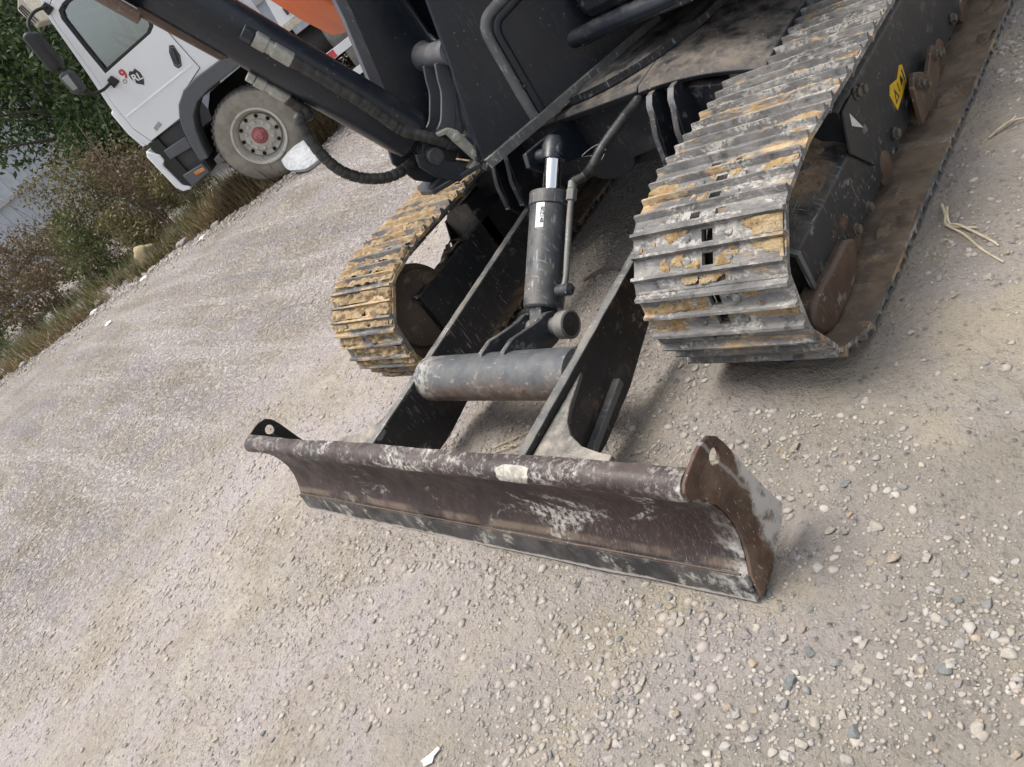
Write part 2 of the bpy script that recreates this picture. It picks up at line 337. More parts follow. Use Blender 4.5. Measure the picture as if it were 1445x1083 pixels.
def ground_mat():
    m=NT('gravel_yard'); V=m.obj; x,y=m.sep(V)[0],m.sep(V)[1]
    tan,pale,mauve,dark,grey=(.33,.288,.232),(.435,.39,.33),(.405,.36,.352),(.235,.205,.175),(.30,.295,.285)
    c=m.mix(m.ramp(m.noise(1.4,5,.6),.36,.62),tan,mauve)
    c=m.mix(m.ramp(m.noise(3.3,6,.65,m.vec((1,1,1),(0,0,.3))),.48,.68),c,pale)
    # long streaks of traffic, running along the verge
    st=m.noise(1,5,.6,m.vec((.28,3.2,1),(0,0,-.735)))
    left=m.ramp(x,-1.2,-3.6)
    c=m.mix(m.math('MULTIPLY',m.ramp(st,.48,.62),m.math('MULTIPLY',left,.85)),c,(.49,.445,.42))
    c=m.mix(m.math('MULTIPLY',m.ramp(st,.45,.34),m.math('MULTIPLY',left,.75)),c,(.30,.28,.285))
    c=m.mix(m.math('MULTIPLY',m.ramp(m.noise(5,6,.7),.54,.70),.40),c,(.36,.35,.335))
    # fine grit
    vo=m.voro(95,feature='F1',out='Color'); g=m.sep(vo)[0]
    c=m.mix(m.math('MULTIPLY',m.ramp(g,.72,.95),.35),c,(.50,.465,.42)); c=m.mix(m.math('MULTIPLY',m.ramp(g,.20,.02),.45),c,(.17,.155,.14))
    c=m.mix(m.math('MULTIPLY',m.ramp(m.noise(24,6,.72),.55,.68),.38),c,dark)
    right=m.ramp(m.math('ADD',x,m.math('MULTIPLY',m.noise(1.1,3,.6),1.2)),.1,1.5); c=m.mix(m.math('MULTIPLY',right,.75),c,m.mix(m.ramp(m.noise(1.7,5,.65),.40,.60),(.232,.210,.175),m.mix(m.ramp(m.noise(3.1,4,.6),.42,.60),(.345,.30,.225),(.30,.27,.25))))
    d1=m.voro(95); d2=m.voro(42); pit_shade=m.math('MULTIPLY',m.ramp(m.noise(34,4,.65),.60,.72),m.ramp(m.noise(7,3,.6),.42,.6)); c=m.mix(m.math('MULTIPLY',pit_shade,.28),c,(.17,.15,.125)); n1=m.noise(70,6,.7); n2=m.noise(18,6,.65)  # dark patches painted into the colour as shade in small pits
    h=m.math('ADD',m.math('MULTIPLY',m.ramp(d1,.0,.5,1,0),.14),m.math('MULTIPLY',n1,.55))
    h=m.math('ADD',h,m.math('MULTIPLY',m.ramp(d2,.0,.35,1,0),m.math('MULTIPLY',m.ramp(n2,.45,.7),.9)))
    h=m.math('ADD',h,m.math('MULTIPLY',n2,1.8)); n3=m.noise(30,5,.6); h=m.math('ADD',h,m.math('MULTIPLY',m.ramp(n3,.42,.62),m.math('MULTIPLY',left,1.1)))
    return m.set(color=c,rough=.95,spec=.2,normal=m.bump(h,1.0,.020))
g=bpy.data.objects.new('ground',np_mesh('ground',np.stack([GX,GY,GZ],-1).reshape(-1,3),gf,ground_mat())); col.objects.link(g); g['kind']='structure'
# ------------------------------------------------------------------ excavator
EX=thing('excavator','dark grey crawler excavator with lowered rusty dozer blade and muddy steel tracks','excavator',(0,1.85,0))
# --- dozer blade
front=[(.012,.066),(.034,.105),(.050,.145),(.057,.185),(.056,.222),(.047,.262),(.030,.300),(.012,.327),(.000,.338),(-.008,.352),(-.006,.370),(.006,.383),(.022,.389),(.044,.388)]
back=[(.044,.376),(.028,.376),(.012,.362),(.014,.345),(.030,.330),(.046,.306),(.063,.266),(.073,.222),(.073,.182),(.066,.140),(.050,.098),(.028,.062)]
def dent(x,a,b):
    k=.0045*mnoise.noise((x*3,b*9,1.7))+.002*mnoise.noise((x*14,b*20,4.1)); return (a+k,b+.4*k)
mb=MB(); mb.sweep(front+back,-.9985,.9985,90,wob=dent)
mould_o=mb.build('mouldboard','mould',EX,angle=50)
mould_o['label']='curved rusty brown blade face with pale scratches'
mb=MB(); mb.sweep([(-.006,.0),(.012,.0),(.028,.064),(.020,.073),(.004,.073)],-.996,.996,80,wob=lambda x,a,b:(a+.003*mnoise.noise((x*5,b*8,2)),b+(.006*mnoise.noise((x*6,1,3)) if b<.01 else 0)))
ce=mb.build('cutting_edge','mould',mould_o,angle=30)
# weld bead over cutting edge
mb=MB(); mb.tube([(x,.010+.001*mnoise.noise((x*20,0,0)),.076+.0015*mnoise.noise((x*25,3,0))) for x in np.linspace(-.985,.985,120)],.0027,8)
mb.build('weld_bead','brown',mould_o,angle=60)
# box beam behind the top
mb=MB(); mb.sweep([(.045,.318),(.085,.322),(.094,.312),(.094,.235),(.077,.235),(.066,.268)],-.985,.985,40,wob=dent)
mb.build('back_beam','arm',mould_o,bevel=.004)
mb=MB(); mb.sweep([(.060,.10),(.11,.10),(.125,.225),(.078,.225)],-.985,.985,4); mb.build('lower_beam','arm',mould_o,bevel=.004)
ep=[(.004,.004),(.016,.071),(.037,.106),(.053,.147),(.060,.187),(.059,.224),(.050,.264),(.033,.302),(.015,.329),(.003,.340),(-.005,.353),(-.003,.369),(.009,.381),(.034,.388),(.075,.394),(.103,.393),(.130,.384),(.146,.364),(.156,.330),(.170,.233),(.188,.135),(.203,.075),(.172,.050),(.100,.022),(.049,.006)]
hole=circ(.112,.342,.0185,20)
for sx in (-1,1):
    mb=MB(); mb.prism(ep,sx*.999,sx*1.0085,YZ,[hole])
    e=mb.build('end_plate','endplate' if sx>0 else 'arm',mould_o,bevel=.002)
    e['label']='rusty end plate with lifting hole' if sx>0 else 'blackened end plate with lifting hole'
# lime splash lying on the lip
def blob(name,mat,parent,c,rx,ry,th,mapf,seed,n=26):
    mb=MB(); ring=[]
    for k in range(n):
        a=2*math.pi*k/n; r=1+.25*mnoise.noise((math.cos(a)*1.7+seed,math.sin(a)*1.7,seed))+.10*mnoise.noise((math.cos(a)*5+seed,math.sin(a)*5,seed)); ring.append((math.cos(a)*r,math.sin(a)*r))
    levels=[(1,0),(.9,.7),(.6,1),(.25,.9)]
    rows=[[mb.av(mapf(c[0]+p[0]*q*rx,c[1]+p[1]*q*ry,th*h*(1+.4*mnoise.noise((p[0]*q*3,p[1]*q*3,seed+5))))) for p in ring] for q,h in levels]
    for i in range(3):
        for k in range(n): mb.f.append([rows[i][k],rows[i][(k+1)%n],rows[i+1][(k+1)%n],rows[i+1][k]])
    mb.f.append(rows[-1]); return mb.build(name,mat,parent,angle=70)
def on_lip(x,s,h):
    # s runs along the front roll of the lip
    P=[(.030,.300),(.012,.327),(.000,.338),(-.008,.352),(-.006,.370),(.006,.383),(.026,.389)]
    t=max(0,min(5.999,s)); i=int(t); f=t-i; a=P[i][0]*(1-f)+P[i+1][0]*f; b=P[i][1]*(1-f)+P[i+1][1]*f
    return (x,a-h-.0015,b+h*.3)
blob('lime_splash','white_mark',mould_o,(.515,4.1),.062,1.75,.0010,on_lip,3.3,60)
# --- blade arms
atop=lambda y:.263+.076*y
arm=[(.10,atop(.1)),(1.40,atop(1.40)),(1.47,.335),(1.44,.27),(1.30,.245),(.80,.165),(.56,.085),(.36,.05),(.13,.05)]
for sx in (-1,1):
    mb=MB(); mb.prism(arm,sx*.357,sx*.385,YZ); a=mb.build('blade_arm','arm',EX,bevel=.003)
    mb=MB(); mb.sweep([(-.0155,0),(.0155,0),(.0165,.004),(.012,.007),(-.012,.007),(-.0165,.004)],.10,1.36,50,mp=lambda t,p,q:(sx*.371+p,t,atop(t)+q),wob=lambda x,p,q:(p,q+.0018*mnoise.noise((x*30,p*40,sx))))
    mb.build('worn_top_edge','edgeworn',a,angle=60)
    gus=[(.386,.44),(.402,.38),(.418,.315),(.440,.265),(.478,.222),(.535,.190),(.60,.176),(.645,.172),(.645,.135),(.386,.135)]
    mb=MB(); mb.prism([(sx*p,q) for p,q in gus],.236,.254,lambda p,q,c:(p,q,c+.06*(q-.13)+.03*(abs(p)-.386)*-1))
    mb.build('gusset','dusty',a,bevel=.003)
    mb=MB(); mb.prism([(.25,.075),(.26,.10),(.52,.16),(.52,.135)],sx*.385,sx*.412,YZ); mb.build('rib','edgeworn',a,bevel=.002)
# --- cross tube, clevis
ct=MB(); ct.lathe([(-.357,.078),(-.30,.0785),(0,.0785),(.357,.078)],(0,.457,.247),(1,0,0),48)
ct=ct.build('cross_tube','tube',EX,angle=60)
for x0 in (-.045,.062):
    mb=MB(); mb.prism([(.46,.318),(.475,.333),(.53,.335),(.60,.312),(.665,.292),(.700,.290),(.728,.272),(.738,.240),(.728,.205),(.70,.19),(.66,.19),(.53,.215),(.49,.27)],x0,x0+.022,YZ)
    mb.build('clevis_plate','cyl',ct,bevel=.003)
PIN=Vector((.03,.690,.238))
mb=MB(); mb.lathe([(-.12,.026),(-.12,.03),(.09,.03),(.09,.046),(.130,.047),(.133,.043),(.134,.040),(.130,.038)],PIN,(1,0,0),36); pin=mb.build('pivot_pin','pipe',ct,angle=30)
mb=MB(); mb.lathe([(.118,.036),(.1315,.0365),(.133,.034)],PIN,(1,0,0),30); mb.build('pin_end_cap','hose',ct,angle=30)
# --- blade cylinder
A=Vector((.03,.690,.238)); B=Vector((.03,1.162,.600)); ax=(B-A).normalized(); L=(B-A).length
def C(t): return A+ax*t
mb=MB(); mb.lathe([(.058,.03),(.060,.064),(.066,.068),(.40,.0685),(.405,.073),(.448,.073),(.452,.060),(.456,.03)],A,ax,48)
bc=mb.build('blade_cylinder','cyl',EX,angle=30)
mb=MB(); up=ax.cross(Vector((1,0,0))).normalized()
mb.prism([(-.045,-.03),(.062,-.04),(.062,.04),(-.02,.045),(-.05,.02)],-.028,.028,lambda p,q,c:A+ax*p+up*q+Vector((1,0,0))*c); mb.build('cylinder_eye','cyl',bc,bevel=.004)
mb=MB(); mb.cyl(C(.455),C(L-.01),.031,32); mb.build('piston_rod','chrome',bc,angle=40)
mb=MB(); mb.lathe([(L-.03,.03),(L-.028,.040),(L+.02,.042),(L+.05,.03)],A,ax,24); mb.build('rod_end','frame',bc,angle=40)
# steel oil pipe on the barrel, its lower port and upper fitting
side=Vector((1,0,0)); pp=[C(.115)+side*.088+up*-.01, C(.15)+side*.094, C(.25)+side*.094, C(.36)+side*.094, C(.415)+side*.096]
mb=MB(); mb.tube(bez(pp,6),.0105,14); mb.build('oil_pipe','pipe',bc,angle=60)
mb=MB(); mb.cyl(C(.115)+side*.05,C(.115)+side*.118,.021,20); mb.build('oil_port','cyl',bc,bevel=.003)
mb=MB(); mb.cyl(C(.41)+side*.096,C(.448)+side*.097,.019,6); mb.cyl(C(.448)+side*.097,C(.475)+side*.098,.015,16); mb.build('pipe_fitting','pipe',bc,bevel=.002)
# label on the barrel, facing the front and right
lv=(Vector((.30,-.72,.62))); lv=(lv-ax*lv.dot(ax)).normalized(); lw=ax.cross(lv)
mb=MB()
def curved(mb,t0,t1,a0,a1,r,n=8):
    rows=[[mb.av(C(t)+(lv*math.cos(a)+lw*math.sin(a))*r) for a in np.linspace(a0,a1,n+1)] for t in (t0,t1)]
    for k in range(n): mb.f.append([rows[0][k],rows[0][k+1],rows[1][k+1],rows[1][k]])
curved(mb,.318,.402,-.22,.22,.0695); lab=mb.build('label_sticker','labelw',bc)
def text_mesh(name,body,mat,parent,origin,ex,ey,size,off=0,bold=0):
    cu=bpy.data.curves.new(name,'FONT'); cu.body=body; cu.size=size; cu.align_x='CENTER'; cu.align_y='CENTER'; cu.offset=bold
    o=bpy.data.objects.new(name,cu); col.objects.link(o); dg=bpy.context.evaluated_depsgraph_get(); me=bpy.data.meshes.new_from_object(o.evaluated_get(dg))
    bpy.data.objects.remove(o); ex=Vector(ex).normalized(); ey=Vector(ey).normalized(); ez=ex.cross(ey)
    me.transform(Matrix(((ex.x,ey.x,ez.x,origin[0]),(ex.y,ey.y,ez.y,origin[1]),(ex.z,ey.z,ez.z,origin[2]),(0,0,0,1))))
    me.materials.clear(); me.materials.append(MAT[mat]); t=bpy.data.objects.new(name,me); col.objects.link(t); t.parent=parent; return t
a_=.11; nn=lv*math.cos(a_)+lw*math.sin(a_); tt=nn.cross(-ax)
ld=-ax
text_mesh('label_text','80Z148','ink',bc,C(.360)+nn*.0702,ld,nn.cross(ld),.017,bold=.0004)
# supply hose from pipe to car body
hp=[C(.47)+side*.098,(.165,1.11,.520),(.215,1.17,.560),(.262,1.26,.588),(.290,1.33,.600),(.29,1.41,.60)]
P=bez(hp,26); mb=MB(); mb.tube(P,[.0165+.0014*(1 if k%2 else -1) if 18<k<110 else .0155 for k in range(len(P))],14)
mb.build('hydraulic_hose','hose',EX,angle=80)
mb=MB(); mb.lathe([(0,.017),(0,.035),(.02,.035),(.02,.017)],(.2905,1.383,.60),(0,1,0),24); mb.build('hose_grommet','hose',EX)
# tie wire loop round the hose
c0=Vector((.205,1.16,.553)); lp=[c0+Vector((math.cos(a)*.045-.02,.02*math.sin(a*2),math.sin(a)*.022)) for a in np.linspace(0,6.0,30)]
mb=MB(); mb.tube(lp,.0016,6); mb.build('tie_wire','pipe',EX)
# --- tracks
IY,IZ,R0,PIT=.83,.2855,.2635,.17
NS=34; LS=(NS*PIT-2*math.pi*R0)/2; RY=IY+LS
def path(s):
    s%=NS*PIT
    h=math.pi*R0
    if s<LS: # top run, rear to front
        y=RY-s; return (y,IZ+R0-.012*math.sin(math.pi*s/LS))
    s-=LS
    if s<h: a=math.pi/2+s/R0; return (IY+R0*math.cos(a),IZ+R0*math.sin(a))
    s-=h
    if s<LS: return (IY+s,IZ-R0)
    s-=LS; a=-math.pi/2+s/R0; return (RY+R0*math.cos(a),IZ+R0*math.sin(a))
S0=LS+R0*(R(153)-math.pi/2)
def shoe_mesh(name,mat):
    """triple-grouser track shoe: x across, u along travel, v outward, with mud holes, lip notches and bolts"""
    hw=.218
    us=[(.004,-.004),(.010,.0),(.014,.0),(.018,.019),(.026,.020),(.031,.001),(.036,.0),(.066,.0),(.072,.001),(.076,.018),(.083,.019),(.088,.001),(.094,.0),(.124,.0),(.130,.001),(.134,.019),(.142,.020),(.147,.001),(.152,-.001),(.168,-.004),(.175,-.009)]
    xs=sorted([-hw,-.16,-.085,-.058,-.030,-.026,.006,.014,.042,.09,.16,hw])
    mb=MB(); N=len(us); X=len(xs); fill={}
    for i in range(N-1):
        for j in range(X-1):
            u=(us[i][0]+us[i+1][0])/2; x=(xs[j]+xs[j+1])/2
            hole=(-.026<x<.006 and (.036<u<.066 or .094<u<.124)) or ((-.058<x<-.030 or .014<x<.042) and u>.152)
            fill[i,j]=not hole
    T=[[mb.av((x,u,v+(-.003 if abs(abs(x)-hw)<1e-6 and v>.01 else 0))) for x in xs] for u,v in us]; Bm=[[mb.av((x,u,-.013+min(0,v))) for x in xs] for u,v in us]
    for (i,j),f in fill.items():
        if not f: continue
        mb.f.append([T[i][j],T[i][j+1],T[i+1][j+1],T[i+1][j]]); mb.f.append([Bm[i][j],Bm[i+1][j],Bm[i+1][j+1],Bm[i][j+1]])
        for di,dj,a,b in ((-1,0,(0,0),(0,1)),(1,0,(1,1),(1,0)),(0,-1,(1,0),(0,0)),(0,1,(0,1),(1,1))):
            if not fill.get((i+di,j+dj),False):
                p,q=(i+a[0],j+a[1]),(i+b[0],j+b[1]); mb.f.append([T[p[0]][p[1]],Bm[p[0]][p[1]],Bm[q[0]][q[1]],T[q[0]][q[1]]])
    for u in (.051,.109):
        for x in (-.07,.05): mb.lathe([(-.002,.0125),(.0025,.0125),(.0045,.009)],(x,u,0),(0,0,1),8)
    return mb.mesh(name,mat,angle=28)
shR=shoe_mesh('track_shoe',MAT['shoeR']); shL=shoe_mesh('track_shoe_muddy',MAT['shoeL'])
def track(sx):
    xc=sx*.791
    mats=[]
    ch=MB()
    for k in range(NS):
        y0,z0=path(S0+k*PIT); y1,z1=path(S0+(k+1)*PIT); d=Vector((0,y1-y0,z1-z0)).normalized(); n=Vector((0,d.z,-d.y)); o=Vector((xc,y0,z0))
        # outward normal must point away from the loop
        cy=min(max(y0,IY),RY)
        if n.dot(Vector((0,(y0+y1)/2-min(max((y0+y1)/2,IY),RY),(z0+z1)/2-IZ)))<0: n=-n
        mats.append((o,d,n,k))
        for x in (-.062,.038):
            ch.prism([(-.012,-.014),(.150,-.014),(.168,-.045),(.150,-.078),(-.006,-.078),(-.018,-.045)],x-.010+(.006 if k%2 else 0),x+.012+(.006 if k%2 else 0),lambda p,q,c:o+Vector((1,0,0))*c+d*p+n*q)
        ch.cyl(o+n*-.046+Vector((-.085,0,0)),o+n*-.046+Vector((.065,0,0)),.019,12)
    c=ch.build('track_chain','trackin',EX,bevel=0)
    for o,d,n,k in mats:
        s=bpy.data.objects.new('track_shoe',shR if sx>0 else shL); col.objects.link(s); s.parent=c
        X=d.cross(n); tw=.012*math.sin(k*2.3)
        jit=n*(.002*math.sin(k*5.1))
        s.matrix_local=Matrix(((X.x,d.x,n.x,o.x+jit.x),(X.y,d.y,n.y,o.y+jit.y),(X.z,d.z,n.z,o.z+jit.z),(0,0,0,1)))@Matrix.Rotation(tw,4,'X')
    # caked mud between the grousers
    mv=MB(); seed=sx*31.
    for o,d,n,k in mats:
        X=d.cross(n)
        if sx>0 and (o.z<.09): continue
        for gi,(u0,u1) in enumerate(((.031,.072),(.088,.130),(.147,.172))):
            NXX=120; NU=8; H={}
            for i in range(NXX+1):
                for j in range(NU+1):
                    x=-.213+.426*i/NXX; u=u0+(u1-u0)*j/NU
                    v=mnoise.noise((x*9+seed,u*22+gi*7+k*3.7,seed*.3)); f=mnoise.noise((x*45,u*70+k*9,seed)); lump=mnoise.noise((x*22+3,u*40+k*5,seed+9))
                    if sx<0: h=.0085+.020*v+.012*f+.016*lump
                    else: h=-.0014+.015*v+.005*f+.003*lump-.0035*(gi==2)
                    if (abs(x+.01)<.024 and gi<2) and (sx>0 or k%3): h-=.012
                    if gi==2: h=h*.6
                    if i in (0,NXX): h=min(h,.003)
                    H[i,j]=h
            idx={}
            def vid(i,j):
                if (i,j) not in idx:
                    x=-.213+.426*i/NXX; u=u0+(u1-u0)*j/NU; idx[i,j]=mv.av(o+X*x+d*u+n*max(min(H[i,j],.022),-.003))
                return idx[i,j]
            for i in range(NXX):
                for j in range(NU):
                    if max(H[i,j],H[i+1,j],H[i,j+1],H[i+1,j+1])>.0012: mv.f.append([vid(i,j),vid(i+1,j),vid(i+1,j+1),vid(i,j+1)])
    m=mv.build('caked_mud','mudL' if sx<0 else 'mudR',c,angle=80); m['kind']='stuff'
    return c
for sx in (-1,1): track(sx)
# --- track frames with idler, rollers and guards
def frame(sx):
    q=lambda x:sx*x
    # profile (x,z) of the box; the rear part is taller
    low=[(.70,.10),(.90,.10),(.90,.282),(.862,.305),(.74,.345),(.70,.345)]
    hi=[(.70,.10),(.896,.10),(.896,.392),(.86,.425),(.74,.45),(.70,.45)]
    mb=MB(); mb.sweep(low,.83,1.36,6,mp=lambda y,a,b:(q(a),y,b)); mb.sweep(hi,1.30,2.66,10,mp=lambda y,a,b:(q(a),y,b))
    f=mb.build('track_frame','trackframe',EX,bevel=.005)
    # bright cut nose edge, cover plate step, lower rail
    mb=MB(); mb.prism([(.70,.353),(.742,.353),(.866,.312),(.908,.286),(.908,.135),(.896,.135),(.896,.279),(.858,.300),(.738,.340),(.70,.340)],.815,.833,lambda a,b,c:(q(a),c,b)); mb.build('nose_rim','edgeworn',f,bevel=.002)
    mb=MB(); mb.prism([(1.25,.285),(1.30,.392),(1.38,.395),(1.40,.19),(1.355,.17)],q(.900),q(.908),YZ); mb.build('step_plate','trackframe',f,bevel=.002)
    # idler
    mb=MB(); mb.lathe([(-.05,.03),(-.05,.155),(-.035,.165),(-.033,.182),(-.02,.186),(.02,.186),(.033,.182),(.035,.165),(.05,.155),(.05,.03)],(sx*.785,IY,IZ),(1,0,0),48); mb.build('idler_wheel','trackin',f,angle=30)
    mb=MB(); mb.lathe([(-.07,.05),(-.06,.20),(-.03,.215),(.03,.215),(.06,.20),(.07,.05)],(sx*.785,RY,IZ),(1,0,0),40); mb.build('sprocket','trackframe',f,angle=30)
    # idler yoke: rounded brown guard below the nose
    mb=MB(); P=[(1.07,.13),(1.03,.075),(.95,.047),(.866,.042),(.79,.05),(.74,.08),(.722,.125),(.75,.16),(.81,.17),(.90,.165),(1.02,.165)]
    P=[(p.x,p.y) for p in bez([(a,b,0) for a,b in P],4)]
    mb.prism(P,q(.865),q(.925),YZ); mb.build('nose_guard','brown',f,bevel=.012,seg=3)
    for k in range(5):
        mb=MB(); mb.lathe([(-.1,.04),(-.1,.062),(-.03,.062),(-.03,.05),(.03,.05),(.03,.062),(.1,.062),(.11,.03)],(q(.79),1.12+k*.32,.115),(1,0,0),24); mb.build('roller','brown',f,angle=35)
    for y in (1.55,2.15):
        mb=MB(); mb.lathe([(-.1,.03),(-.1,.05),(.1,.05),(.1,.03)],(q(.78),y,.46),(1,0,0),20); mb.build('carrier_roller','brown',f,angle=35)
    for y,z in ((.925,.105),(1.13,.115),(1.235,.11),(1.555,.145),(1.96,.145),(2.06,.12),(2.25,.14),(1.42,.375),(1.46,.36)):
        mb=MB(); mb.lathe([(0,.020),(.006,.020),(.007,.014),(.016,.014),(.017,.011)],(q(.898),y,z),(sx,0,0),8); mb.build('bolt','bolt',f,angle=30)
    # bolted guide plate hanging at the lower edge
    mb=MB(); mb.prism([(1.70,.20),(1.735,.235),(1.79,.205),(1.83,.17),(1.93,.215),(1.97,.19),(1.93,.12),(1.80,.082),(1.675,.085)],q(.918),q(.934),YZ); gp=mb.build('guide_plate','brown',f,bevel=.003)
    for y,z in ((1.735,.195),(1.775,.165),(1.925,.18)):
        mb=MB(); mb.lathe([(0,.018),(.010,.018),(.012,.012),(.02,.012)],(q(.934),y,z),(sx,0,0),6); mb.build('bolt','bolt',f,angle=30)
    # soil lying on the sloping top and clods on the lower shoes
    sb=MB(); seed=sx*4.4
    def soil(sb,x0,x1,y0,y1,zf,amp,thr,nx_,ny_,sc):
        g={}
        for i in range(nx_+1):
            for j in range(ny_+1):
                x=x0+(x1-x0)*i/nx_; y=y0+(y1-y0)*j/ny_
                g[i,j]=(mnoise.noise((x*sc,y*sc*.8,seed))+.5*mnoise.noise((x*sc*2.7,y*sc*2.7,seed+2))-thr)*amp,x,y
        ix={}
        def vid(i,j):
            if (i,j) not in ix: h,x,y=g[i,j]; ix[i,j]=sb.av((q(x),y,zf(x)+max(h,-.003)))
            return ix[i,j]
        for i in range(nx_):
            for j in range(ny_):
                if max(g[i,j][0],g[i+1,j][0],g[i,j+1][0],g[i+1,j+1][0])>0: sb.f.append([vid(i,j),vid(i+1,j),vid(i+1,j+1),vid(i,j+1)])
    soil(sb,.72,.885,.86,1.30,lambda x:.345-(x-.74)*.33 if x<.862 else .305-(x-.862)*.6,.03,.15,16,40,9)
    soil(sb,.915,1.004,.90,2.7,lambda x:.022,.030,-.15,10,150,8)
    soil(sb,.69,.745,.9,2.6,lambda x:.345 if x<.70 else .343,.075,.0,6,110,13)
    o=sb.build('packed_soil','mudD',f,angle=80); o['kind']='stuff'
    return f
fL=frame(-1); fR=frame(1)
# warning sticker and small white triangle on the right frame
mb=MB(); mb.prism([(1.615,.242),(1.64,.262),(1.70,.247),(1.745,.268),(1.765,.258),(1.757,.205),(1.70,.192),(1.63,.180)],.8965,.8985,YZ); st=mb.build('warning_sticker','yellow',fR)
for n,(pl) in enumerate(([(1.635,.198),(1.672,.203),(1.655,.240)],[(1.71,.215),(1.735,.222),(1.727,.245),(1.716,.238)],[(1.685,.21),(1.69,.21),(1.692,.24),(1.687,.24)],[(1.742,.215),(1.750,.216),(1.752,.25),(1.745,.25)])):
    mb=MB(); 
    if n==0: mb.prism(pl,.8985,.8992,YZ,[[(1.644,.203),(1.664,.206),(1.655,.226)]])
    else: mb.prism(pl,.8985,.8992,YZ)
    mb.build('sticker_mark','ink',fR)
mb=MB(); mb.prism([(1.325,.368),(1.312,.335),(1.368,.292)],.9085,.9095,YZ); mb.build('white_triangle','labelw',fR)
# --- car body between the tracks
mb=MB()
arc=[(.11*math.cos(a),.385+.11*math.sin(a)*.55) for a in np.linspace(0,-math.pi,16)]
mb.prism([(.30,.60),(.70,.50),(.70,.40),(.30,.40)]+arc+[(-.30,.40),(-.70,.40),(-.70,.50),(-.30,.60)],1.40,1.44,XZ)
cb=mb.build('car_body','carbody',EX,bevel=.004)
mb=MB(); mb.box((-.66,1.445,.33),(.66,2.35,.535)); mb.build('body_core','carbody',cb,bevel=.01)
mb=MB(); mb.sweep([(1.345,.628),(1.36,.640),(1.60,.648),(2.4,.648),(2.4,.605),(1.36,.605)],-.30,.30,2); 
mb.build('top_plate','carbody',cb,bevel=.004)
for sx in (-1,1):
    mb=MB()
    rows=[]
    for i in range(13):
        t=i/12; x=.302+.40*t; dz=-.085*t*t; y0=1.345+.05*t
        rows.append([mb.av((sx*x,y,z+dz)) for y,z in ((y0,.622),(y0+.02,.638),(1.62,.648),(2.4,.648),(2.4,.61),(y0+.01,.605))])
    for i in range(12):
        for k in range(6): mb.f.append([rows[i][k],rows[i][(k+1)%6],rows[i+1][(k+1)%6],rows[i+1][k]])
    mb.f.append(rows[0][::-1]); mb.f.append(rows[-1]); mb.build('wing_plate','carbody',cb,bevel=.003)
    for x0 in (.335,.418):
        mb=MB(); mb.prism([(1.42,.61),(1.335,.61),(1.31,.585),(1.26,.50),(1.24,.41),(1.30,.30),(1.42,.27),(1.44,.30),(1.44,.61)],sx*x0,sx*(x0+.022),YZ); rb=mb.build('pivot_bracket','carbody',cb,bevel=.003)
        mb=MB(); mb.sweep([(-.0115,-.001),(.0115,-.001),(.0115,.003),(-.0115,.003)],0,1,8,mp=lambda t,p,q:(sx*(x0+.011)+p,1.335-.025*min(1,t*4)-.068*max(0,t-.25)/.75-q,.608-.023*min(1,t*4)-.185*max(0,t-.25)/.75)); mb.build('worn_rib_edge','greyrib',cb)
for x0 in (-.062,):
    mb=MB(); mb.prism([(1.40,.605),(1.12,.645),(1.10,.60),(1.135,.555),(1.40,.45)],x0,x0+.02,YZ); mb.build('rod_bracket','frame',cb,bevel=.003)
mb=MB(); mb.lathe([(-.10,.024),(.045,.024),(.047,.02)],(.03,1.162,.600),(1,0,0),20); mb.build('rod_pin','frame',cb,angle=30)
mb=MB(); mb.lathe([(0,.46),(.025,.46)],(0,1.85,.648),(0,0,1),64); mb.build('slewing_ring','black',cb,angle=30)
# ------------------------------------------------------------------ upper structure (slewed)
O=Vector((0,1.85,0)); Fd=Vector((-.42447,-.90544,0)); Td=Vector((.90544,-.42447,0)); Zd=Vector((0,0,1))
def U(s,t,z): return O+Fd*s+Td*t+Zd*z
SZ=lambda a,b,c:U(a,c,b)     # polygon (s,z), thickness along t
ST=lambda a,b,c:U(a,b,c)
TZ=lambda a,b,c:U(c,a,b)
# right boom plate
rp=[(.795,.656),(.715,.955),(.70,.99),(.64,1.21),(.56,1.75),(.2,1.9),(-.30,1.3),(-.60,.95),(-.80,.80),(-.80,.656)]
mb=MB(); mb.prism(rp,.150,.170,SZ); bp_=mb.build('boom_plate','frame',EX,bevel=.003)
mb=MB(); mb.prism([(.80,.658),(-.02,.658),(-.06,.664),(-.06,.676),(-.02,.690),(.775,.690),(.80,.676)],.140,.192,SZ); fl=mb.build('plate_flange','frame',bp_,bevel=.006)
mb=MB(); mb.sweep([(.156,.6905),(.192,.6905),(.1925,.672),(.194,.66),(.196,.66),(.1955,.694),(.156,.694)],-.03,.785,40,mp=lambda s,a,b:U(s,a,b),wob=lambda s,a,b:(a+.0008*mnoise.noise((s*30,a*50,0)),b)); mb.build('worn_edge','edgeworn',bp_,angle=50)
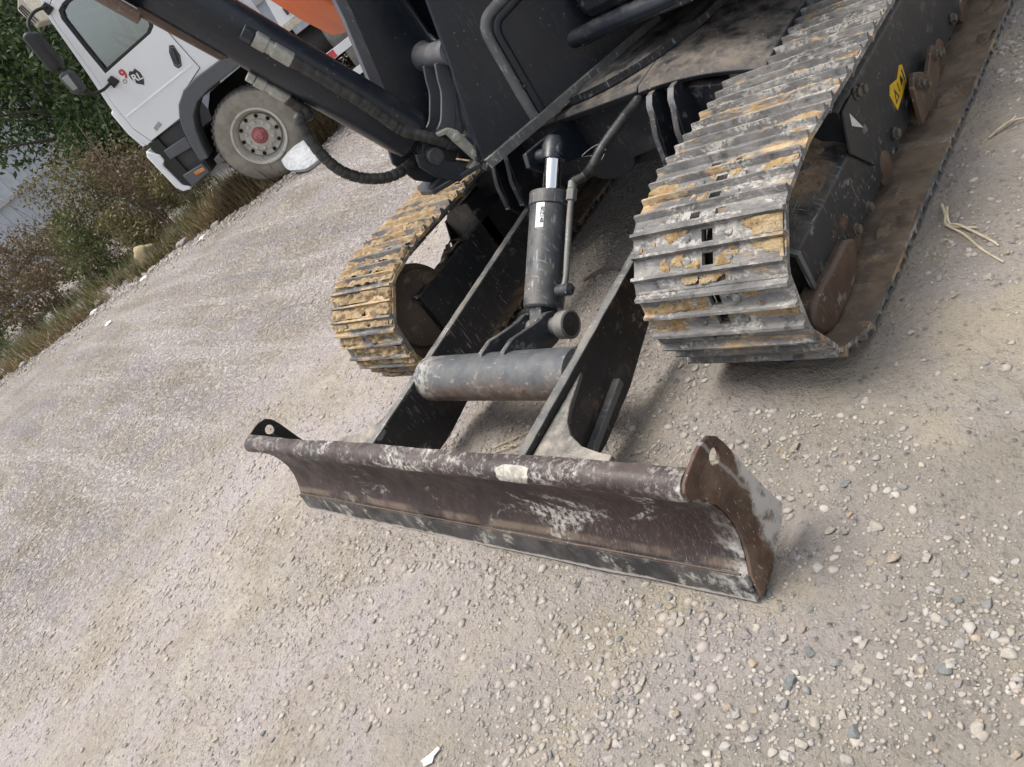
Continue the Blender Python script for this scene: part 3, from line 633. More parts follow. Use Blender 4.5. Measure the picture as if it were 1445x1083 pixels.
# raised rounded rim on the plate
def rim(pts,wd,ht,name,mat,par):
    P=bez(pts,10); mb=MB(); rows=[]
    for i,p in enumerate(P):
        t=(P[min(i+1,len(P)-1)]-P[max(0,i-1)]).normalized(); nrm=Vector((-t.y,t.x,0)); row=[]
        for o,h in ((-wd,0),(-wd*.75,ht*.75),(-wd*.3,ht),(wd*.3,ht),(wd*.75,ht*.75),(wd,0)):
            q=p+nrm*o; row.append(mb.av(U(q.x,.170+h-.001,q.y)))
        rows.append(row)
    for i in range(len(rows)-1):
        for k in range(5): mb.f.append([rows[i][k],rows[i][k+1],rows[i+1][k+1],rows[i+1][k]])
    return mb.build(name,mat,par,angle=60)
rim([(.548,.69,0),(.545,.80,0),(.541,.90,0),(.537,.985,0),(.528,1.022,0),(.50,1.047,0),(.44,1.058,0),(.30,1.075,0),(.0,1.11,0)],.019,.016,'stiffening_rim','edgeworn',bp_)
rim([(.512,.69,0),(.509,.80,0),(.505,.90,0),(.502,.975,0),(.49,1.005,0),(.47,1.02,0),(.43,1.026,0),(.30,1.043,0),(.0,1.08,0)],.017,.010,'inner_rim','frame',bp_)
mb=MB(); mb.lathe([(0,.008),(.006,.008),(.008,.004)],U(.525,.184,.80),Td,10); mb.build('bolt','frame',bp_)
# left boom plate with slanting front edge
lp=[(.93,.70),(.885,.98),(.80,1.30),(.72,1.75),(.2,1.9),(-.5,.95),(-.8,.70)]
mb=MB(); mb.prism(lp,-.190,-.170,SZ); lpo=mb.build('boom_plate','frame',EX,bevel=.003)
mb=MB(); mb.prism([(.90,.98),(.815,1.30),(.735,1.75),(.700,1.75),(.775,1.30),(.855,.98)],-.215,-.165,SZ); mb.build('plate_flange','greyrib',lpo,bevel=.003)
# box between the plates: front wall, cross tube, crescent ribs, base
mb=MB(); mb.prism([(.66,1.0),(.685,.92),(.745,.80),(.80,.70),(.78,.69),(.72,.80),(.66,.92),(.64,1.0)],-.17,.150,SZ); fw_=mb.build('front_wall','frame',EX,bevel=.002,angle=50)
mb=MB(); mb.lathe([(-.175,.05),(-.165,.056),(-.145,.046),(-.10,.042),(.10,.042),(.135,.044),(.149,.05)],U(.652,0,1.028),Td,40); mb.build('cross_tube','greyrib',fw_,angle=60)
for t0 in (.03,-.105):
    mb=MB(); P=[(p.x,p.y) for p in bez([(.70,1.02,0),(.722,.975,0),(.738,.935,0),(.768,.895,0),(.80,.86,0),(.845,.838,0),(.865,.80,0),(.80,.79,0),(.73,.86,0),(.68,.95,0),(.66,1.0,0)],4)]
    mb.prism(P,t0,t0+.014,SZ); mb.build('crescent_rib','greyrib',fw_,bevel=.002)
mb=MB(); mb.prism([(.795,-.17),(.795,.15),(.86,.10),(.965,.02),(.985,-.08),(.965,-.17)],.672,.690,ST); base=mb.build('base_plate','frame',EX,bevel=.003)
mb=MB(); mb.prism([(.80,.690),(.80,.672),(.90,.66),(.975,.735),(1.005,.83),(.985,.885),(.94,.87),(.90,.78)],-.085,-.065,SZ); mb.build('cylinder_lug','frame',base,bevel=.004)
mb=MB(); mb.prism([(.80,.690),(.80,.672),(.88,.668),(.94,.735),(.965,.80),(.95,.84),(.91,.82),(.87,.75)],.075,.095,SZ); mb.build('cylinder_lug','frame',base,bevel=.004)
mb=MB(); mb.lathe([(-.10,.03),(.115,.03),(.118,.025)],U(.90,0,.795),Td,24); mb.build('foot_pin','cyl',base,angle=30)
# hose clamp bracket with two bolts
mb=MB(); mb.prism([(.832,.834),(.807,.842),(.790,.818),(.768,.705),(.755,.69),(.780,.683),(.802,.703),(.826,.80)],.118,.132,SZ)
hb=mb.build('hose_bracket','zinc',fw_,bevel=.002)
mb=MB(); mb.prism([(.832,.834),(.807,.842),(.862,.856),(.867,.846)],.085,.132,SZ); mb.build('bracket_hook','zinc',fw_,bevel=.001)
mb=MB(); mb.prism([(.800,.703),(.792,.687),(.832,.690),(.833,.698)],.085,.132,SZ); mb.build('bracket_hook','zinc',fw_,bevel=.001)
for s_,z_ in ((.810,.805),(.786,.722)):
    mb=MB(); mb.lathe([(0,.017),(.004,.017),(.005,.012),(.014,.012)],U(s_,.132,z_),Td,6); mb.build('bolt','zinc',fw_,angle=30)
# dark hoses standing in the opening
for k,(t0,s0) in enumerate(((-.09,.53),(-.045,.51),(.0,.53),(.05,.51))):
    P=[U(s0+.012*math.sin(z*9+k),t0,z) for z in np.linspace(.95,1.6,90)]; mb=MB(); mb.tube(P,[.0175+(.0012 if i%4<2 else -.0012) for i in range(90)],10); mb.build('hydraulic_hose','hose',EX,angle=80)
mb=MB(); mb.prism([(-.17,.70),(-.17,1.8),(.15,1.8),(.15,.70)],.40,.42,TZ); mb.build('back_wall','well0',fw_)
mb=MB(); mb.prism([(-.17,.98),(-.17,1.8),(.15,1.8),(.15,.98)],.600,.618,TZ,[[(-.09,1.06),(-.115,1.09),(-.115,1.22),(-.08,1.275),(.02,1.29),(.14,1.29),(.14,1.06)]]); mb.build('hose_wall','frame',fw_,bevel=.006)
# deck behind the boom plates; mostly unseen hull added to block sky light
mb=MB(); mb.prism([(.28,.192),(.22,.30),(.12,.62),(-.02,.80),(-.95,.80),(-1.0,-.80),(.30,-.80),(.45,-.60),(.45,-.192),(-.7,-.192),(-.7,.192)],.775,.83,ST); dk=mb.build('upper_deck','black',EX,bevel=.008)
mb=MB(); mb.tube(bez([U(.28,.155,.81),U(.22,.28,.81),U(.09,.62,.81),U(-.06,.79,.81),U(-.3,.80,.81),U(-.9,.80,.81)],8),.03,16); mb.build('deck_rim','frame',dk,angle=60)
mb=MB(); mb.prism([(.235,.192),(.17,.33),(.07,.60),(-.08,.76),(-.95,.76),(-.95,.192)],.83,1.75,ST); mb.build('side_housing','black',dk,bevel=.04,seg=3)
mb=MB(); mb.prism([(-.95,-.78),(-1.12,-.5),(-1.18,0),(-1.12,.5),(-.95,.78)],.72,1.6,ST); mb.build('unseen_counterweight','black',dk,bevel=.04,seg=3)
mb=MB(); mb.prism([(.43,1.180),(.69,1.222),(.735,1.245),(.80,1.36),(.86,1.50),(.88,2.4),(-.6,2.6),(-.6,1.15)],-.92,-.285,SZ); mb.build('cab_skirt','orange',dk,bevel=.03,seg=4)
mb=MB(); mb.prism([(.52,1.178),(.555,1.17),(.56,1.21),(.52,1.215)],-.28,-.25,SZ); mb.build('orange_tab','orange',dk,bevel=.008)
mb=MB(); mb.prism([(.43,.745),(.43,1.18),(-.6,1.15),(-.6,.745)],-.85,-.30,SZ); mb.build('cab_base','black',dk,bevel=.01)
# --- boom cylinder with its hoses and rod guard
ca=Vector((.408,.913)); C0=Vector((.862,.790))
def K(l,f=0,t=0): # l along the axis, f ahead of it, t sideways
    return U(C0.x+ca.x*l+ca.y*f,t,C0.y+ca.y*l-ca.x*f)
kax=(K(1)-K(0)).normalized()
mb=MB(); mb.lathe([(.07,.04),(.085,.072),(.10,.083),(.13,.086),(1.50,.086),(1.505,.094),(1.58,.094),(1.585,.06)],K(0),kax,56); bcyl=mb.build('boom_cylinder','frame',EX,angle=30)
mb=MB(); mb.lathe([(-.06,.02),(-.058,.066),(.058,.066),(.06,.02)],K(0),Td,32); mb.cyl(K(.03),K(.09),.05,20); mb.build('cylinder_eye','frame',bcyl,bevel=.003)
mb=MB(); mb.cyl(K(1.58),K(2.3),.045,28); mb.build('piston_rod','chrome',bcyl)
# curved rusty guard in front of the barrel
mb=MB(); rows=[]
for l in np.linspace(.985,2.2,24):
    ro=[]
    for a in np.linspace(-.62,.62,15): ro.append(mb.av(K(l,.128*math.cos(a)+.002*mnoise.noise((l*5,a*3,0)),.128*math.sin(a))))
    for a in np.linspace(.62,-.62,15): ro.append(mb.av(K(l,.118*math.cos(a),.118*math.sin(a))))
    rows.append(ro)
for i in range(len(rows)-1):
    for k in range(30): mb.f.append([rows[i][k],rows[i][(k+1)%30],rows[i+1][(k+1)%30],rows[i+1][k]])
mb.f.append(rows[0][::-1]); mb.f.append(rows[-1]); mb.build('rod_guard','brown',bcyl,angle=40)
# narrow brown strip along the barrel's underside
mb=MB(); mb.prism([(.72,.080),(.74,.100),(1.0,.105),(1.0,.080)],-.02,.02,lambda l,f,t:K(l,f,t)); mb.build('brown_strip','brown',bcyl,bevel=.003)
def hosed(pts,r,name,par,mat='hose',n=14,amp=.0016,period=3):
    P=bez(pts,n); mb=MB(); mb.tube(P,[r-(amp*1.6 if i%(5+(i//31)%3)==0 else 0)+.0009*mnoise.noise((i*.37,0,0)) for i in range(len(P))],16); return mb.build(name,mat,par,angle=70)
# upper fitting and hose on the visible side
sd_=lambda l,a,r:K(l,r*math.sin(a),r*math.cos(a))
an=.02
mb=MB(); mb.cyl(sd_(.725,an,.112),sd_(.69,an,.112),.024,6); hf=mb.build('hose_nut','frame',bcyl,bevel=.003)
mb=MB(); mb.lathe([(0,.02),(.002,.025),(.040,.025),(.042,.021),(.060,.021),(.062,.0235),(.122,.0235),(.126,.018)],sd_(.688,an,.112),-kax,24); mb.build('hose_fitting','zinc',bcyl,angle=30)
hosed([sd_(.57,an,.112),sd_(.45,an,.113),sd_(.35,an,.112),sd_(.25,an+.05,.112),sd_(.16,an+.1,.110),U(.875,.118,.850),U(.832,.10,.79),U(.79,.075,.765),U(.75,.055,.768),U(.71,.03,.79)],.020,'hydraulic_hose',EX,n=16)
# lower fitting and hanging hose on the far underside
mb=MB(); mb.cyl(K(.655,.098,.0),K(.63,.098,.0),.02,6); mb.build('hose_nut','zinc',bcyl,bevel=.003)
mb=MB(); mb.lathe([(0,.016),(.002,.02),(.035,.02),(.037,.016),(.055,.016),(.057,.019),(.115,.019)],K(.628,.100,.0),-kax,20); mb.build('hose_fitting','zinc',bcyl,angle=30)
hosed([K(.52,.102,0),K(.44,.112,-.005),U(1.176,0,1.150),U(1.192,0,1.06),U(1.188,0,.985),U(1.168,0,.925),U(1.125,0,.868),U(1.06,0,.822),U(.99,-.01,.803),U(.93,-.03,.80),U(.87,-.05,.80)],.020,'hydraulic_hose',EX,n=16)
# ------------------------------------------------------------------ loose stones and gravel
np.random.seed(11)
def ico(sub):
    import bmesh
    b=bmesh.new(); bmesh.ops.create_icosphere(b,subdivisions=sub,radius=1); v=np.array([x.co[:] for x in b.verts]); f=np.array([[q.index for q in x.verts] for x in b.faces]); b.free(); return v,f
def rock_variants(sub,n,rough,seed):
    V,F=ico(sub); out=[]
    for k in range(n):
        r=random.Random(seed+k); v=V.copy()
        # chop with random planes for flat faces, then roughen
        for _ in range(r.randint(6,11)):
            d=np.array([r.gauss(0,1),r.gauss(0,1),r.gauss(0,1)]); d/=np.linalg.norm(d); h=r.uniform(.45,.82); q=v@d; v=np.where((q>h)[:,None],v-d*(q-h)[:,None]*.97,v)
        nz=np.array([mnoise.noise((a*1.7+k*9,b*1.7,c*1.7)) for a,b,c in v]); v=v*(1+rough*nz)[:,None]
        v=v*np.array([1,r.uniform(.62,.95),r.uniform(.36,.62)]); out.append(v/np.abs(v[:,:2]).max())
    return out,F
def stone_mat(name):
    m=NT(name)
    rv=m.geo('Random Per Island'); oi=m.n('ShaderNodeObjectInfo').outputs['Random']; r=m.math('FRACT',m.math('ADD',rv,m.math('MULTIPLY',oi,7.3)))
    cr=m.n('ShaderNodeValToRGB'); e=cr.color_ramp; e.interpolation='LINEAR'
    cols=[(0,(.17,.172,.175)),(.14,(.235,.225,.215)),(.3,(.33,.30,.255)),(.48,(.28,.25,.215)),(.64,(.38,.35,.31)),(.78,(.27,.25,.245)),(.92,(.45,.42,.375)),(1,(.31,.235,.16))]
    e.elements[0].position=0; e.elements[0].color=(*cols[0][1],1); e.elements[1].position=1; e.elements[1].color=(*cols[-1][1],1)
    for p,c in cols[1:-1]: q=e.elements.new(p); q.color=(*c,1)
    m.l(r,cr.inputs[0]); up=m.sep(m.geo('Normal'))[2]
    c=m.mix(m.math('MULTIPLY',m.ramp(m.noise(60,3,.6),.42,.62),.5),cr.outputs[0],(.37,.33,.28))
    return m.set(color=c,rough=.88,spec=.25,normal=m.bump(m.noise(160,3,.6),.4,.003))
MAT['stone']=stone_mat('yard_stone')
def clodm():
    m=NT('yard_clod'); rv=m.geo('Random Per Island'); c=m.mix(rv,(.28,.245,.20),(.42,.375,.325)); c=m.mix(m.math('MULTIPLY',m.ramp(m.noise(1.4,4,.6),.4,.6),.5),c,(.37,.33,.32))
    return m.set(color=c,rough=.95,spec=.2,normal=m.bump(m.noise(140,3,.6),.4,.003))
MAT['clod']=clodm()
def keep(x,y):
    ok=~((np.abs(np.abs(x)-.79)<.235)&(y>.55)&(y<3.2))          # under the tracks
    ok&=~((np.abs(x)<1.03)&(y>-.012)&(y<.10))                    # under the blade
    return ok
def density(x,y):
    n=vnoise(x*1.5+3,y*1.5,41)+.6*vnoise(x*4.2,y*4.2+9,43); right=.16+.84*sstep(-.3,1.1,x+.25*y)
    return np.clip(.30+1.5*n,0.03,1)*right
def scatter(n,x0,x1,y0,y1):
    xs=np.random.uniform(x0,x1,n); ys=np.random.uniform(y0,y1,n); ok=(np.random.rand(n)<density(xs,ys))&keep(xs,ys)&(verge_d(xs,ys)<.1); return xs[ok],ys[ok]
def gravel(name,xs,ys,sz,sub,nv,seed,parent=None,sink=.25):
    va,F=rock_variants(sub,nv,.22,seed); k=len(xs); nvv=len(va[0]); idx=np.random.randint(0,nv,k); A=np.random.uniform(0,6.283,k); z=gz(xs,ys)
    base=np.stack(va)[idx]; ca_,sa=np.cos(A),np.sin(A)
    X=base[:,:,0]*ca_[:,None]-base[:,:,1]*sa[:,None]; Y=base[:,:,0]*sa[:,None]+base[:,:,1]*ca_[:,None]
    P=np.stack([X*sz[:,None]+xs[:,None],Y*sz[:,None]+ys[:,None],base[:,:,2]*sz[:,None]+(z+sz*sink)[:,None]],-1)
    fc=(F[None]+(np.arange(k)*nvv)[:,None,None]).reshape(-1,3)
    o=bpy.data.objects.new(name,np_mesh(name,P.reshape(-1,3),fc,MAT['stone'])); col.objects.link(o); o['kind']='stuff'; return o
# fine grit and pebbles: uncountable
xs,ys=scatter(150000,-1.2,2.4,-1.5,2.9); gravel('gravel',xs,ys,.0022+.0045*np.random.rand(len(xs))**2.2,1,8,100,sink=.10)
xs2,ys2=scatter(70000,-6.5,.2,-3.2,4.2); gravel('gravel',xs2,ys2,.0035+.0085*np.random.rand(len(xs2))**2.5,1,8,140,sink=.05)
xs,ys=scatter(22000,-.8,2.4,-1.4,2.8); gravel('gravel',xs,ys,.0055+.0075*np.random.rand(len(xs))**2,2,8,180,sink=.10)
# clods of the yard's own soil, half buried
def clods(n,x0,x1,y0,y1,seed):
    xs=np.random.uniform(x0,x1,n); ys=np.random.uniform(y0,y1,n); d=.35+1.6*(vnoise(xs*1.1+9,ys*1.1,71)+.7*vnoise(xs*3.7,ys*3.7,73)); ok=(np.random.rand(n)<np.clip(d,.06,1))&keep(xs,ys)&(verge_d(xs,ys)<0)&(xs<.9+.5*np.random.rand(n)); return xs[ok],ys[ok]
xs,ys=clods(42000,-4.5,1.4,-2.3,2.6,1); o=gravel('soil_clods',xs,ys,.004+.013*np.random.rand(len(xs))**2.6,1,8,260,sink=.0); o.data.materials[0]=MAT['clod']
# roadside chippings along the verge
t=np.random.rand(9000); seg=np.random.randint(1,len(VERGE)-2,9000); a=np.array(VERGE)[seg]; b=np.array(VERGE)[seg+1]; p=a+(b-a)*t[:,None]+np.random.normal(0,.28,(9000,2))
gravel('gravel',p[:,0],p[:,1],.008+.022*np.random.rand(9000)**3,1,8,220,sink=.15)
# the stones one can pick out: individual objects
va,F=rock_variants(3,10,.2,300)
LOOK=[('pale_buff',(.41,.375,.32)),('mid_grey',(.225,.222,.218)),('warm_tan',(.33,.275,.21)),('blue_grey',(.165,.178,.182)),('off_white',(.47,.445,.405)),('mauve_grey',(.27,.24,.235))]
smesh=[]
for k,(nm,c) in enumerate(LOOK):
    m=NT('stone_'+nm); q=m.mix(m.ramp(m.noise(3,4,.6,m.vec(rand=True)),.35,.65),c,tuple(v*.78 for v in c)); q=m.mix(m.math('MULTIPLY',m.ramp(m.noise(5,4,.65,m.vec(rand=True)),.42,.64),.45),q,(.33,.295,.245))
    mt=m.set(color=q,rough=.88,spec=.25,normal=m.bump(m.noise(9,4,.65,m.vec(rand=True)),.35,.15)); smesh.append([np_mesh('stone',v,F,mt) for v in va]); [q_.set_sharp_from_angle(angle=R(32)) for q_ in smesh[-1]]
WORD=['pale buff','mid grey','warm tan','dark blue grey','off-white','mauve grey']
BIG=[(1.235,.152,.0312),(1.295,.162,.0277),(1.371,.084,.0233),(1.193,-.092,.0268),(1.269,-.211,.0323),(1.381,-.061,.0296),(1.171,-.292,.0307),(1.339,-.049,.0203),(1.454,-.144,.0277),(1.3,-.161,.0224),(1.242,.555,.0221),(1.005,.025,.0243),(1.374,.044,.0179),(1.108,.007,.0201),(1.14,-.083,.0277),(1.05,-.313,.0243),(.922,-.287,.026),(.964,-.25,.02),(.977,-.33,.0194),(1.509,-.168,.022),(1.407,-.075,.0169),(.08,-.594,.0262),(1.328,.587,.0215),(1.025,.128,.0309),(1.089,.108,.027),(1.027,.312,.026),(1.019,.601,.021),(.774,-.258,.0248),(1.077,-.231,.0191),(1.233,-.043,.0214),(1.049,-.065,.0202),(.557,.229,.019)]
spots=[(x,y,d/2,True) for x,y,d in BIG]
while len(spots)<295:
    x=rnd.uniform(-.9,1.65); y=rnd.uniform(-.9,1.5)
    xa,ya=np.array([x]),np.array([y])
    if not keep(xa,ya)[0] or rnd.random()>density(xa,ya)[0]: continue
    sz=rnd.uniform(.0065,.0125)*(1.55 if (x>.75 and rnd.random()<.4) else 1)
    if any((x-a)**2+(y-b)**2<(sz+c)**2 for a,b,c,_ in spots): continue
    spots.append((x,y,sz,False))
for x,y,sz,big in spots:
    k=rnd.choices(range(6),[4,4,4,2.5,1.5,4])[0]; o=bpy.data.objects.new('stone',smesh[k][rnd.randrange(10)]); col.objects.link(o)
    o.location=(x,y,float(gz(x,y))+sz*.17); o.scale=(sz,sz,sz); o.rotation_euler=(rnd.uniform(-.25,.25),rnd.uniform(-.25,.25),rnd.uniform(0,6.28))
    if y<-.02: where=('close ahead of the blade edge' if y>-.22 else 'well ahead of the blade') if x<.95 else 'ahead of the blade right corner'
    elif x>1.0: where='beside the rusty end plate' if y<.4 else 'beside the right track'
    elif x>.45: where='between end plate and right track'
    else: where='behind the blade between the arms' if abs(x)<.35 else 'behind the blade outside the arms'
    size='larger' if sz>.0115 else 'small'
    tag(o,'%s %s stone %s'%(size,WORD[k],where),'stone','%s %s stones %s'%(size,WORD[k],where))
# dry stems and twigs
def plain_twig(name,paths,r,mat,label,group=None):
    mb=MB()
    for p in paths: mb.tube(bez(p,6),[r*(1-.5*i/(len(p)*6)) for i in range((len(p)-1)*6+1)],6)
    o=mb.build(name,mat); tag(o,label,'twig',group); return o
MAT['straw']=plain('dry_straw',(.50,.43,.31),.8,0,(.38,.31,.21),30); MAT['twig']=plain('dry_twig',(.15,.11,.075),.85,0,(.22,.17,.12),30)
G=lambda x,y,h=.004:(x,y,float(gz(x,y))+h)
plain_twig('dry_stem',[[G(1.045,1.345),G(1.075,1.27,.012),G(1.085,1.235,.008),G(1.14,1.18,.010),G(1.20,1.11),G(1.26,1.05)],[G(1.062,1.33),G(1.083,1.26,.014),G(1.105,1.225,.006),G(1.17,1.20,.01)],[G(1.08,1.24),G(1.12,1.22,.012),G(1.21,1.14,.012),G(1.235,1.12)]],.0045,'straw','pale dry forked plant stem lying beside the right track')
plain_twig('dry_stem',[[G(1.10,1.66),G(1.145,1.70,.02),G(1.19,1.72,.012)],[G(1.115,1.675),G(1.16,1.735,.015)]],.0035,'straw','short pale dry stem poking out beside the right track')
plain_twig('twig',[[G(-.31,1.255),G(-.25,1.275,.02),G(-.19,1.30,.016),G(-.14,1.29,.008)]],.006,'twig','thin dark twig on the ground between the blade arms')
plain_twig('straw_wisp',[[G(-.16,.36),G(-.09,.40,.012),G(-.04,.44)],[G(-.14,.34),G(-.08,.365,.012),G(-.02,.41)],[G(-.12,.37),G(-.05,.375,.01)]],.0022,'straw','few straws of dry grass between the blade arms behind the blade')
mb=MB(); mb.prism([(.335,-.60),(.352,-.575),(.362,-.553),(.372,-.556),(.366,-.575),(.372,-.59),(.352,-.607),(.345,-.60)],0,.003,lambda a,b,c:(a,b,float(gz(a,b))+.005+c))
MAT['paper']=plain('scrap_paper',(.66,.64,.60),.8); tag(mb.build('paper_scrap','paper'),'torn white paper scrap lying on the gravel in front of the blade','scrap')
# ------------------------------------------------------------------ truck
TX,TY,TZ0=-6.491,3.980,.136; TROT=math.atan2(-.71934,-.69466)
TR=thing('truck','white cab-over truck parked on the grassy verge behind the excavator','truck',(TX,TY,TZ0),TROT)
MAT['tw']=plain('truck_white',(.72,.745,.76),.28,0,(.70,.725,.74),4,.01,coat=.4)
MAT['tg']=plain('truck_grey_plastic',(.075,.083,.092),.55,0,(.085,.092,.10),30,.1)
MAT['tg2']=plain('truck_dark_plastic',(.035,.038,.04),.6,0,(.05,.05,.05),30,.1)
MAT['blk']=plain('rubber_seal',(.012,.012,.013),.55)
MAT['well']=plain('wheel_well',(.008,.008,.008),.9)
MAT['seat']=plain('cab_trim',(.50,.50,.48),.8); MAT['red']=plain('red_paint',(.50,.06,.06),.5); MAT['hub']=plain('red_hub',(.38,.13,.13),.6,0,(.25,.08,.075),30)
MAT['beige']=plain('beige_rail',(.52,.47,.38),.6); MAT['tank']=plain('grey_tank',(.28,.28,.25),.45,.3,(.20,.20,.18),12); MAT['redw']=plain('red_reflector',(.62,.07,.08),.4)
MAT['amber']=plain('amber_lens',(.62,.22,.05),.35)
def glassm():
    m=NT('cab_glass'); t=m.t; tr=m.n('ShaderNodeBsdfTransparent'); tr.inputs[0].default_value=(.74,.82,.80,1); gl=m.n('ShaderNodeBsdfGlossy'); gl.inputs['Roughness'].default_value=.03
    fr=m.n('ShaderNodeFresnel'); fr.inputs[0].default_value=1.5; mx=m.n('ShaderNodeMixShader'); f=m.math('ADD',m.math('MULTIPLY',fr.outputs[0],1.2),.22); m.l(f,mx.inputs[0]); m.l(tr.outputs[0],mx.inputs[1]); m.l(gl.outputs[0],mx.inputs[2]); m.l(mx.outputs[0],m.out.inputs['Surface']); return m.m
MAT['glass']=glassm()
def tyrem():
    m=NT('dusty_tyre'); c=m.mix(m.ramp(m.noise(6,5,.6),.35,.65),(.19,.172,.14),(.27,.248,.205)); x=m.math('LENGTH',0) if False else None
    v=m.n('ShaderNodeVectorMath'); v.operation='LENGTH'; mp=m.vec((1,0,1)); mp.node.inputs['Location'].default_value=(0,0,-.504); m.l(mp,v.inputs[0])
    c=m.mix(m.ramp(v.outputs['Value'],.465,.51),c,(.075,.072,.066)); c=m.mix(m.math('MULTIPLY',m.ramp(m.noise(40,4,.6),.5,.7),.4),c,(.24,.22,.19))
    return m.set(color=c,rough=.9,normal=m.bump(m.noise(50,4,.6),.4,.004))
MAT['tyre']=tyrem()
def rimm():
    m=NT('chalky_rim'); c=m.mix(m.ramp(m.noise(9,5,.65),.35,.65),(.52,.51,.46),(.42,.40,.35)); c=m.mix(m.math('MULTIPLY',m.ramp(m.noise(16,5,.7),.55,.7),.6),c,(.22,.19,.15)); return m.set(color=c,rough=.7)
MAT['rim']=rimm()
TF=lambda p:(p[0],p[1],p[2]-TZ0)
def TM(): return MB(TF)
SW=lambda a,b,c:(a,c,b)
W_=2.30
side=[(1.045,1.255),(1.075,1.45),(1.06,1.75),(.99,2.10),(.90,2.66),(.86,2.80),(.76,2.93),(.58,3.0),(-.46,3.02),(-.46,1.44),(-.12,1.44),(.12,1.46),(.30,1.44),(.45,1.36),(.54,1.25)]
win=[(.815,2.035),(.80,2.30),(.775,2.60),(.74,2.665),(.66,2.69),(.16,2.69),(.105,2.65),(.09,2.56),(.09,2.16),(.13,2.085),(.20,2.055)]
mb=TM(); mb.prism(side,-.045,0.0,SW,[win]); mb.prism(side,-W_,-W_+.045,SW,[win])
# front, roof and back walls between the two sides
mb.prism([(1.045,1.255),(1.075,1.45),(1.06,1.75),(.995,2.08),(.955,2.08),(1.015,1.74),(1.03,1.45),(1.0,1.255)],-W_+.046,-.046,SW); mb.prism([(.90,2.66),(.86,2.80),(.76,2.93),(.58,3.0),(-.46,3.02),(-.46,2.98),(.57,2.96),(.73,2.89),(.82,2.78),(.86,2.66)],-W_+.046,-.046,SW); mb.prism([(-.46,1.44),(-.46,2.975),(-.42,2.975),(-.42,1.44)],-W_+.046,-.046,SW)
cab=mb.build('cab','tw',TR,bevel=.012)
mb=TM(); mb.box((-.40,-W_+.05,1.40),(1.0,-.05,1.50)); mb.build('cab_floor','well',cab)
mb=TM(); mb.prism([(.99,2.085),(.905,2.655),(.885,2.655),(.97,2.085)],-W_+.05,-.05,SW); mb.build('windscreen','glass',cab)
# side panes in black seals
ring=lambda P,k,cx,cy:[(cx+(a-cx)*k,cy+(b-cy)*k) for a,b in P]
for y0,y1 in ((-.030,-.024),(-W_+.024,-W_+.030)):
    mb=TM(); mb.prism(win,y0,y1,SW); mb.build('side_window','glass',cab)
mb=TM(); mb.prism(ring(win,1.06,.45,2.37),-.012,.010,SW,[ring(win,.965,.45,2.37)]); mb.build('window_seal','blk',cab,bevel=.003)
# door skin slightly proud, with a real gap round it
door=[(.965,1.262),(1.02,1.46),(1.005,1.75),(.94,2.06),(.865,2.62),(.83,2.74),(.70,2.80),(.10,2.80),(.045,2.75),(.03,2.30),(.035,1.90),(.02,1.52),(.20,1.47),(.33,1.435),(.46,1.36),(.545,1.262)]
mb=TM(); mb.prism(door,.001,.012,SW,[ring(win,1.065,.45,2.37)]); dr=mb.build('door','tw',cab,bevel=.003)
mb=TM(); mb.prism(ring(door,1.012,.5,2.0),-.001,.002,SW,[ring(door,.99,.5,2.0)]); mb.build('door_gap','blk',cab)
# raised crease along the door
mb=TM(); mb.sweep([(.0115,1.600),(.020,1.585),(.0115,1.565)],.06,.98,4,mp=lambda s,a,b:(s,a,b)); mb.build('door_crease','tw',cab,angle=60)
hd=[(.075,1.83),(.115,1.85),(.165,1.80),(.215,1.68),(.20,1.635),(.15,1.635),(.09,1.72)]
mb=TM(); mb.prism(hd,.010,.018,SW,[ring(hd,.82,.14,1.74)]); mb.prism(ring(hd,.8,.14,1.74),.002,.013,SW); mb.prism([(.10,1.80),(.125,1.81),(.185,1.67),(.165,1.66)],.018,.034,SW); mb.build('door_handle','tg2',cab,bevel=.003)
# marks on the door: red nine, crest, small nameplate
EXX=(-1,0,0)
text_mesh('numeral','9','red',cab,(.690,.0135,1.905-TZ0),(-1,0,.12),(.12,0,1),.13,bold=.006)
text_mesh('numeral','o','zinc',cab,(.735,.0135,1.855-TZ0),(-1,0,.12),(.12,0,1),.09,bold=.003)
cr=[(.655,1.875),(.625,1.895),(.595,1.875),(.560,1.885),(.545,1.83),(.555,1.765),(.60,1.715),(.65,1.765),(.665,1.83)]
mb=TM(); mb.prism(cr,.012,.016,SW); mb.build('door_crest','ink',cab)
text_mesh('crest_script','RL','labelw',cab,(.604,.0168,1.808-TZ0),(-1,0,-.25),(-.25,0,1),.10,bold=.003)
mb=TM(); mb.prism([(.845,1.30),(.845,1.345),(.755,1.365),(.745,1.32)],.012,.015,SW); mb.build('name_plate','zinc',cab)
# interior
mb=TM(); mb.box((-.05,-.85,1.52),(.42,-.30,1.98)); mb.box((-.12,-.85,1.90),(.05,-.30,2.55)); mb.build('seat','seat',cab,bevel=.05,seg=3)
mb=TM(); mb.box((-.05,-2.0,1.52),(.42,-1.45,1.98)); mb.box((-.12,-2.0,1.90),(.05,-1.45,2.55)); mb.build('seat','seat',cab,bevel=.05,seg=3)
mb=TM(); mb.prism([(.72,1.52),(.95,1.52),(.93,2.06),(.80,2.12),(.70,2.05)],-W_+.06,-.06,SW); mb.build('dashboard','tg2',cab,bevel=.02)
P=[Vector((.58,-.58,2.10))+Vector((.10*math.cos(a),.22*math.sin(a),.19*math.cos(a))) for a in np.linspace(0,6.2832,40)]
mb=TM(); mb.tube(P,.018,8,cap=False); mb.tube([(.58,-.58,2.10),(.72,-.58,1.95)],.03,8); mb.build('steering_wheel','blk',cab)
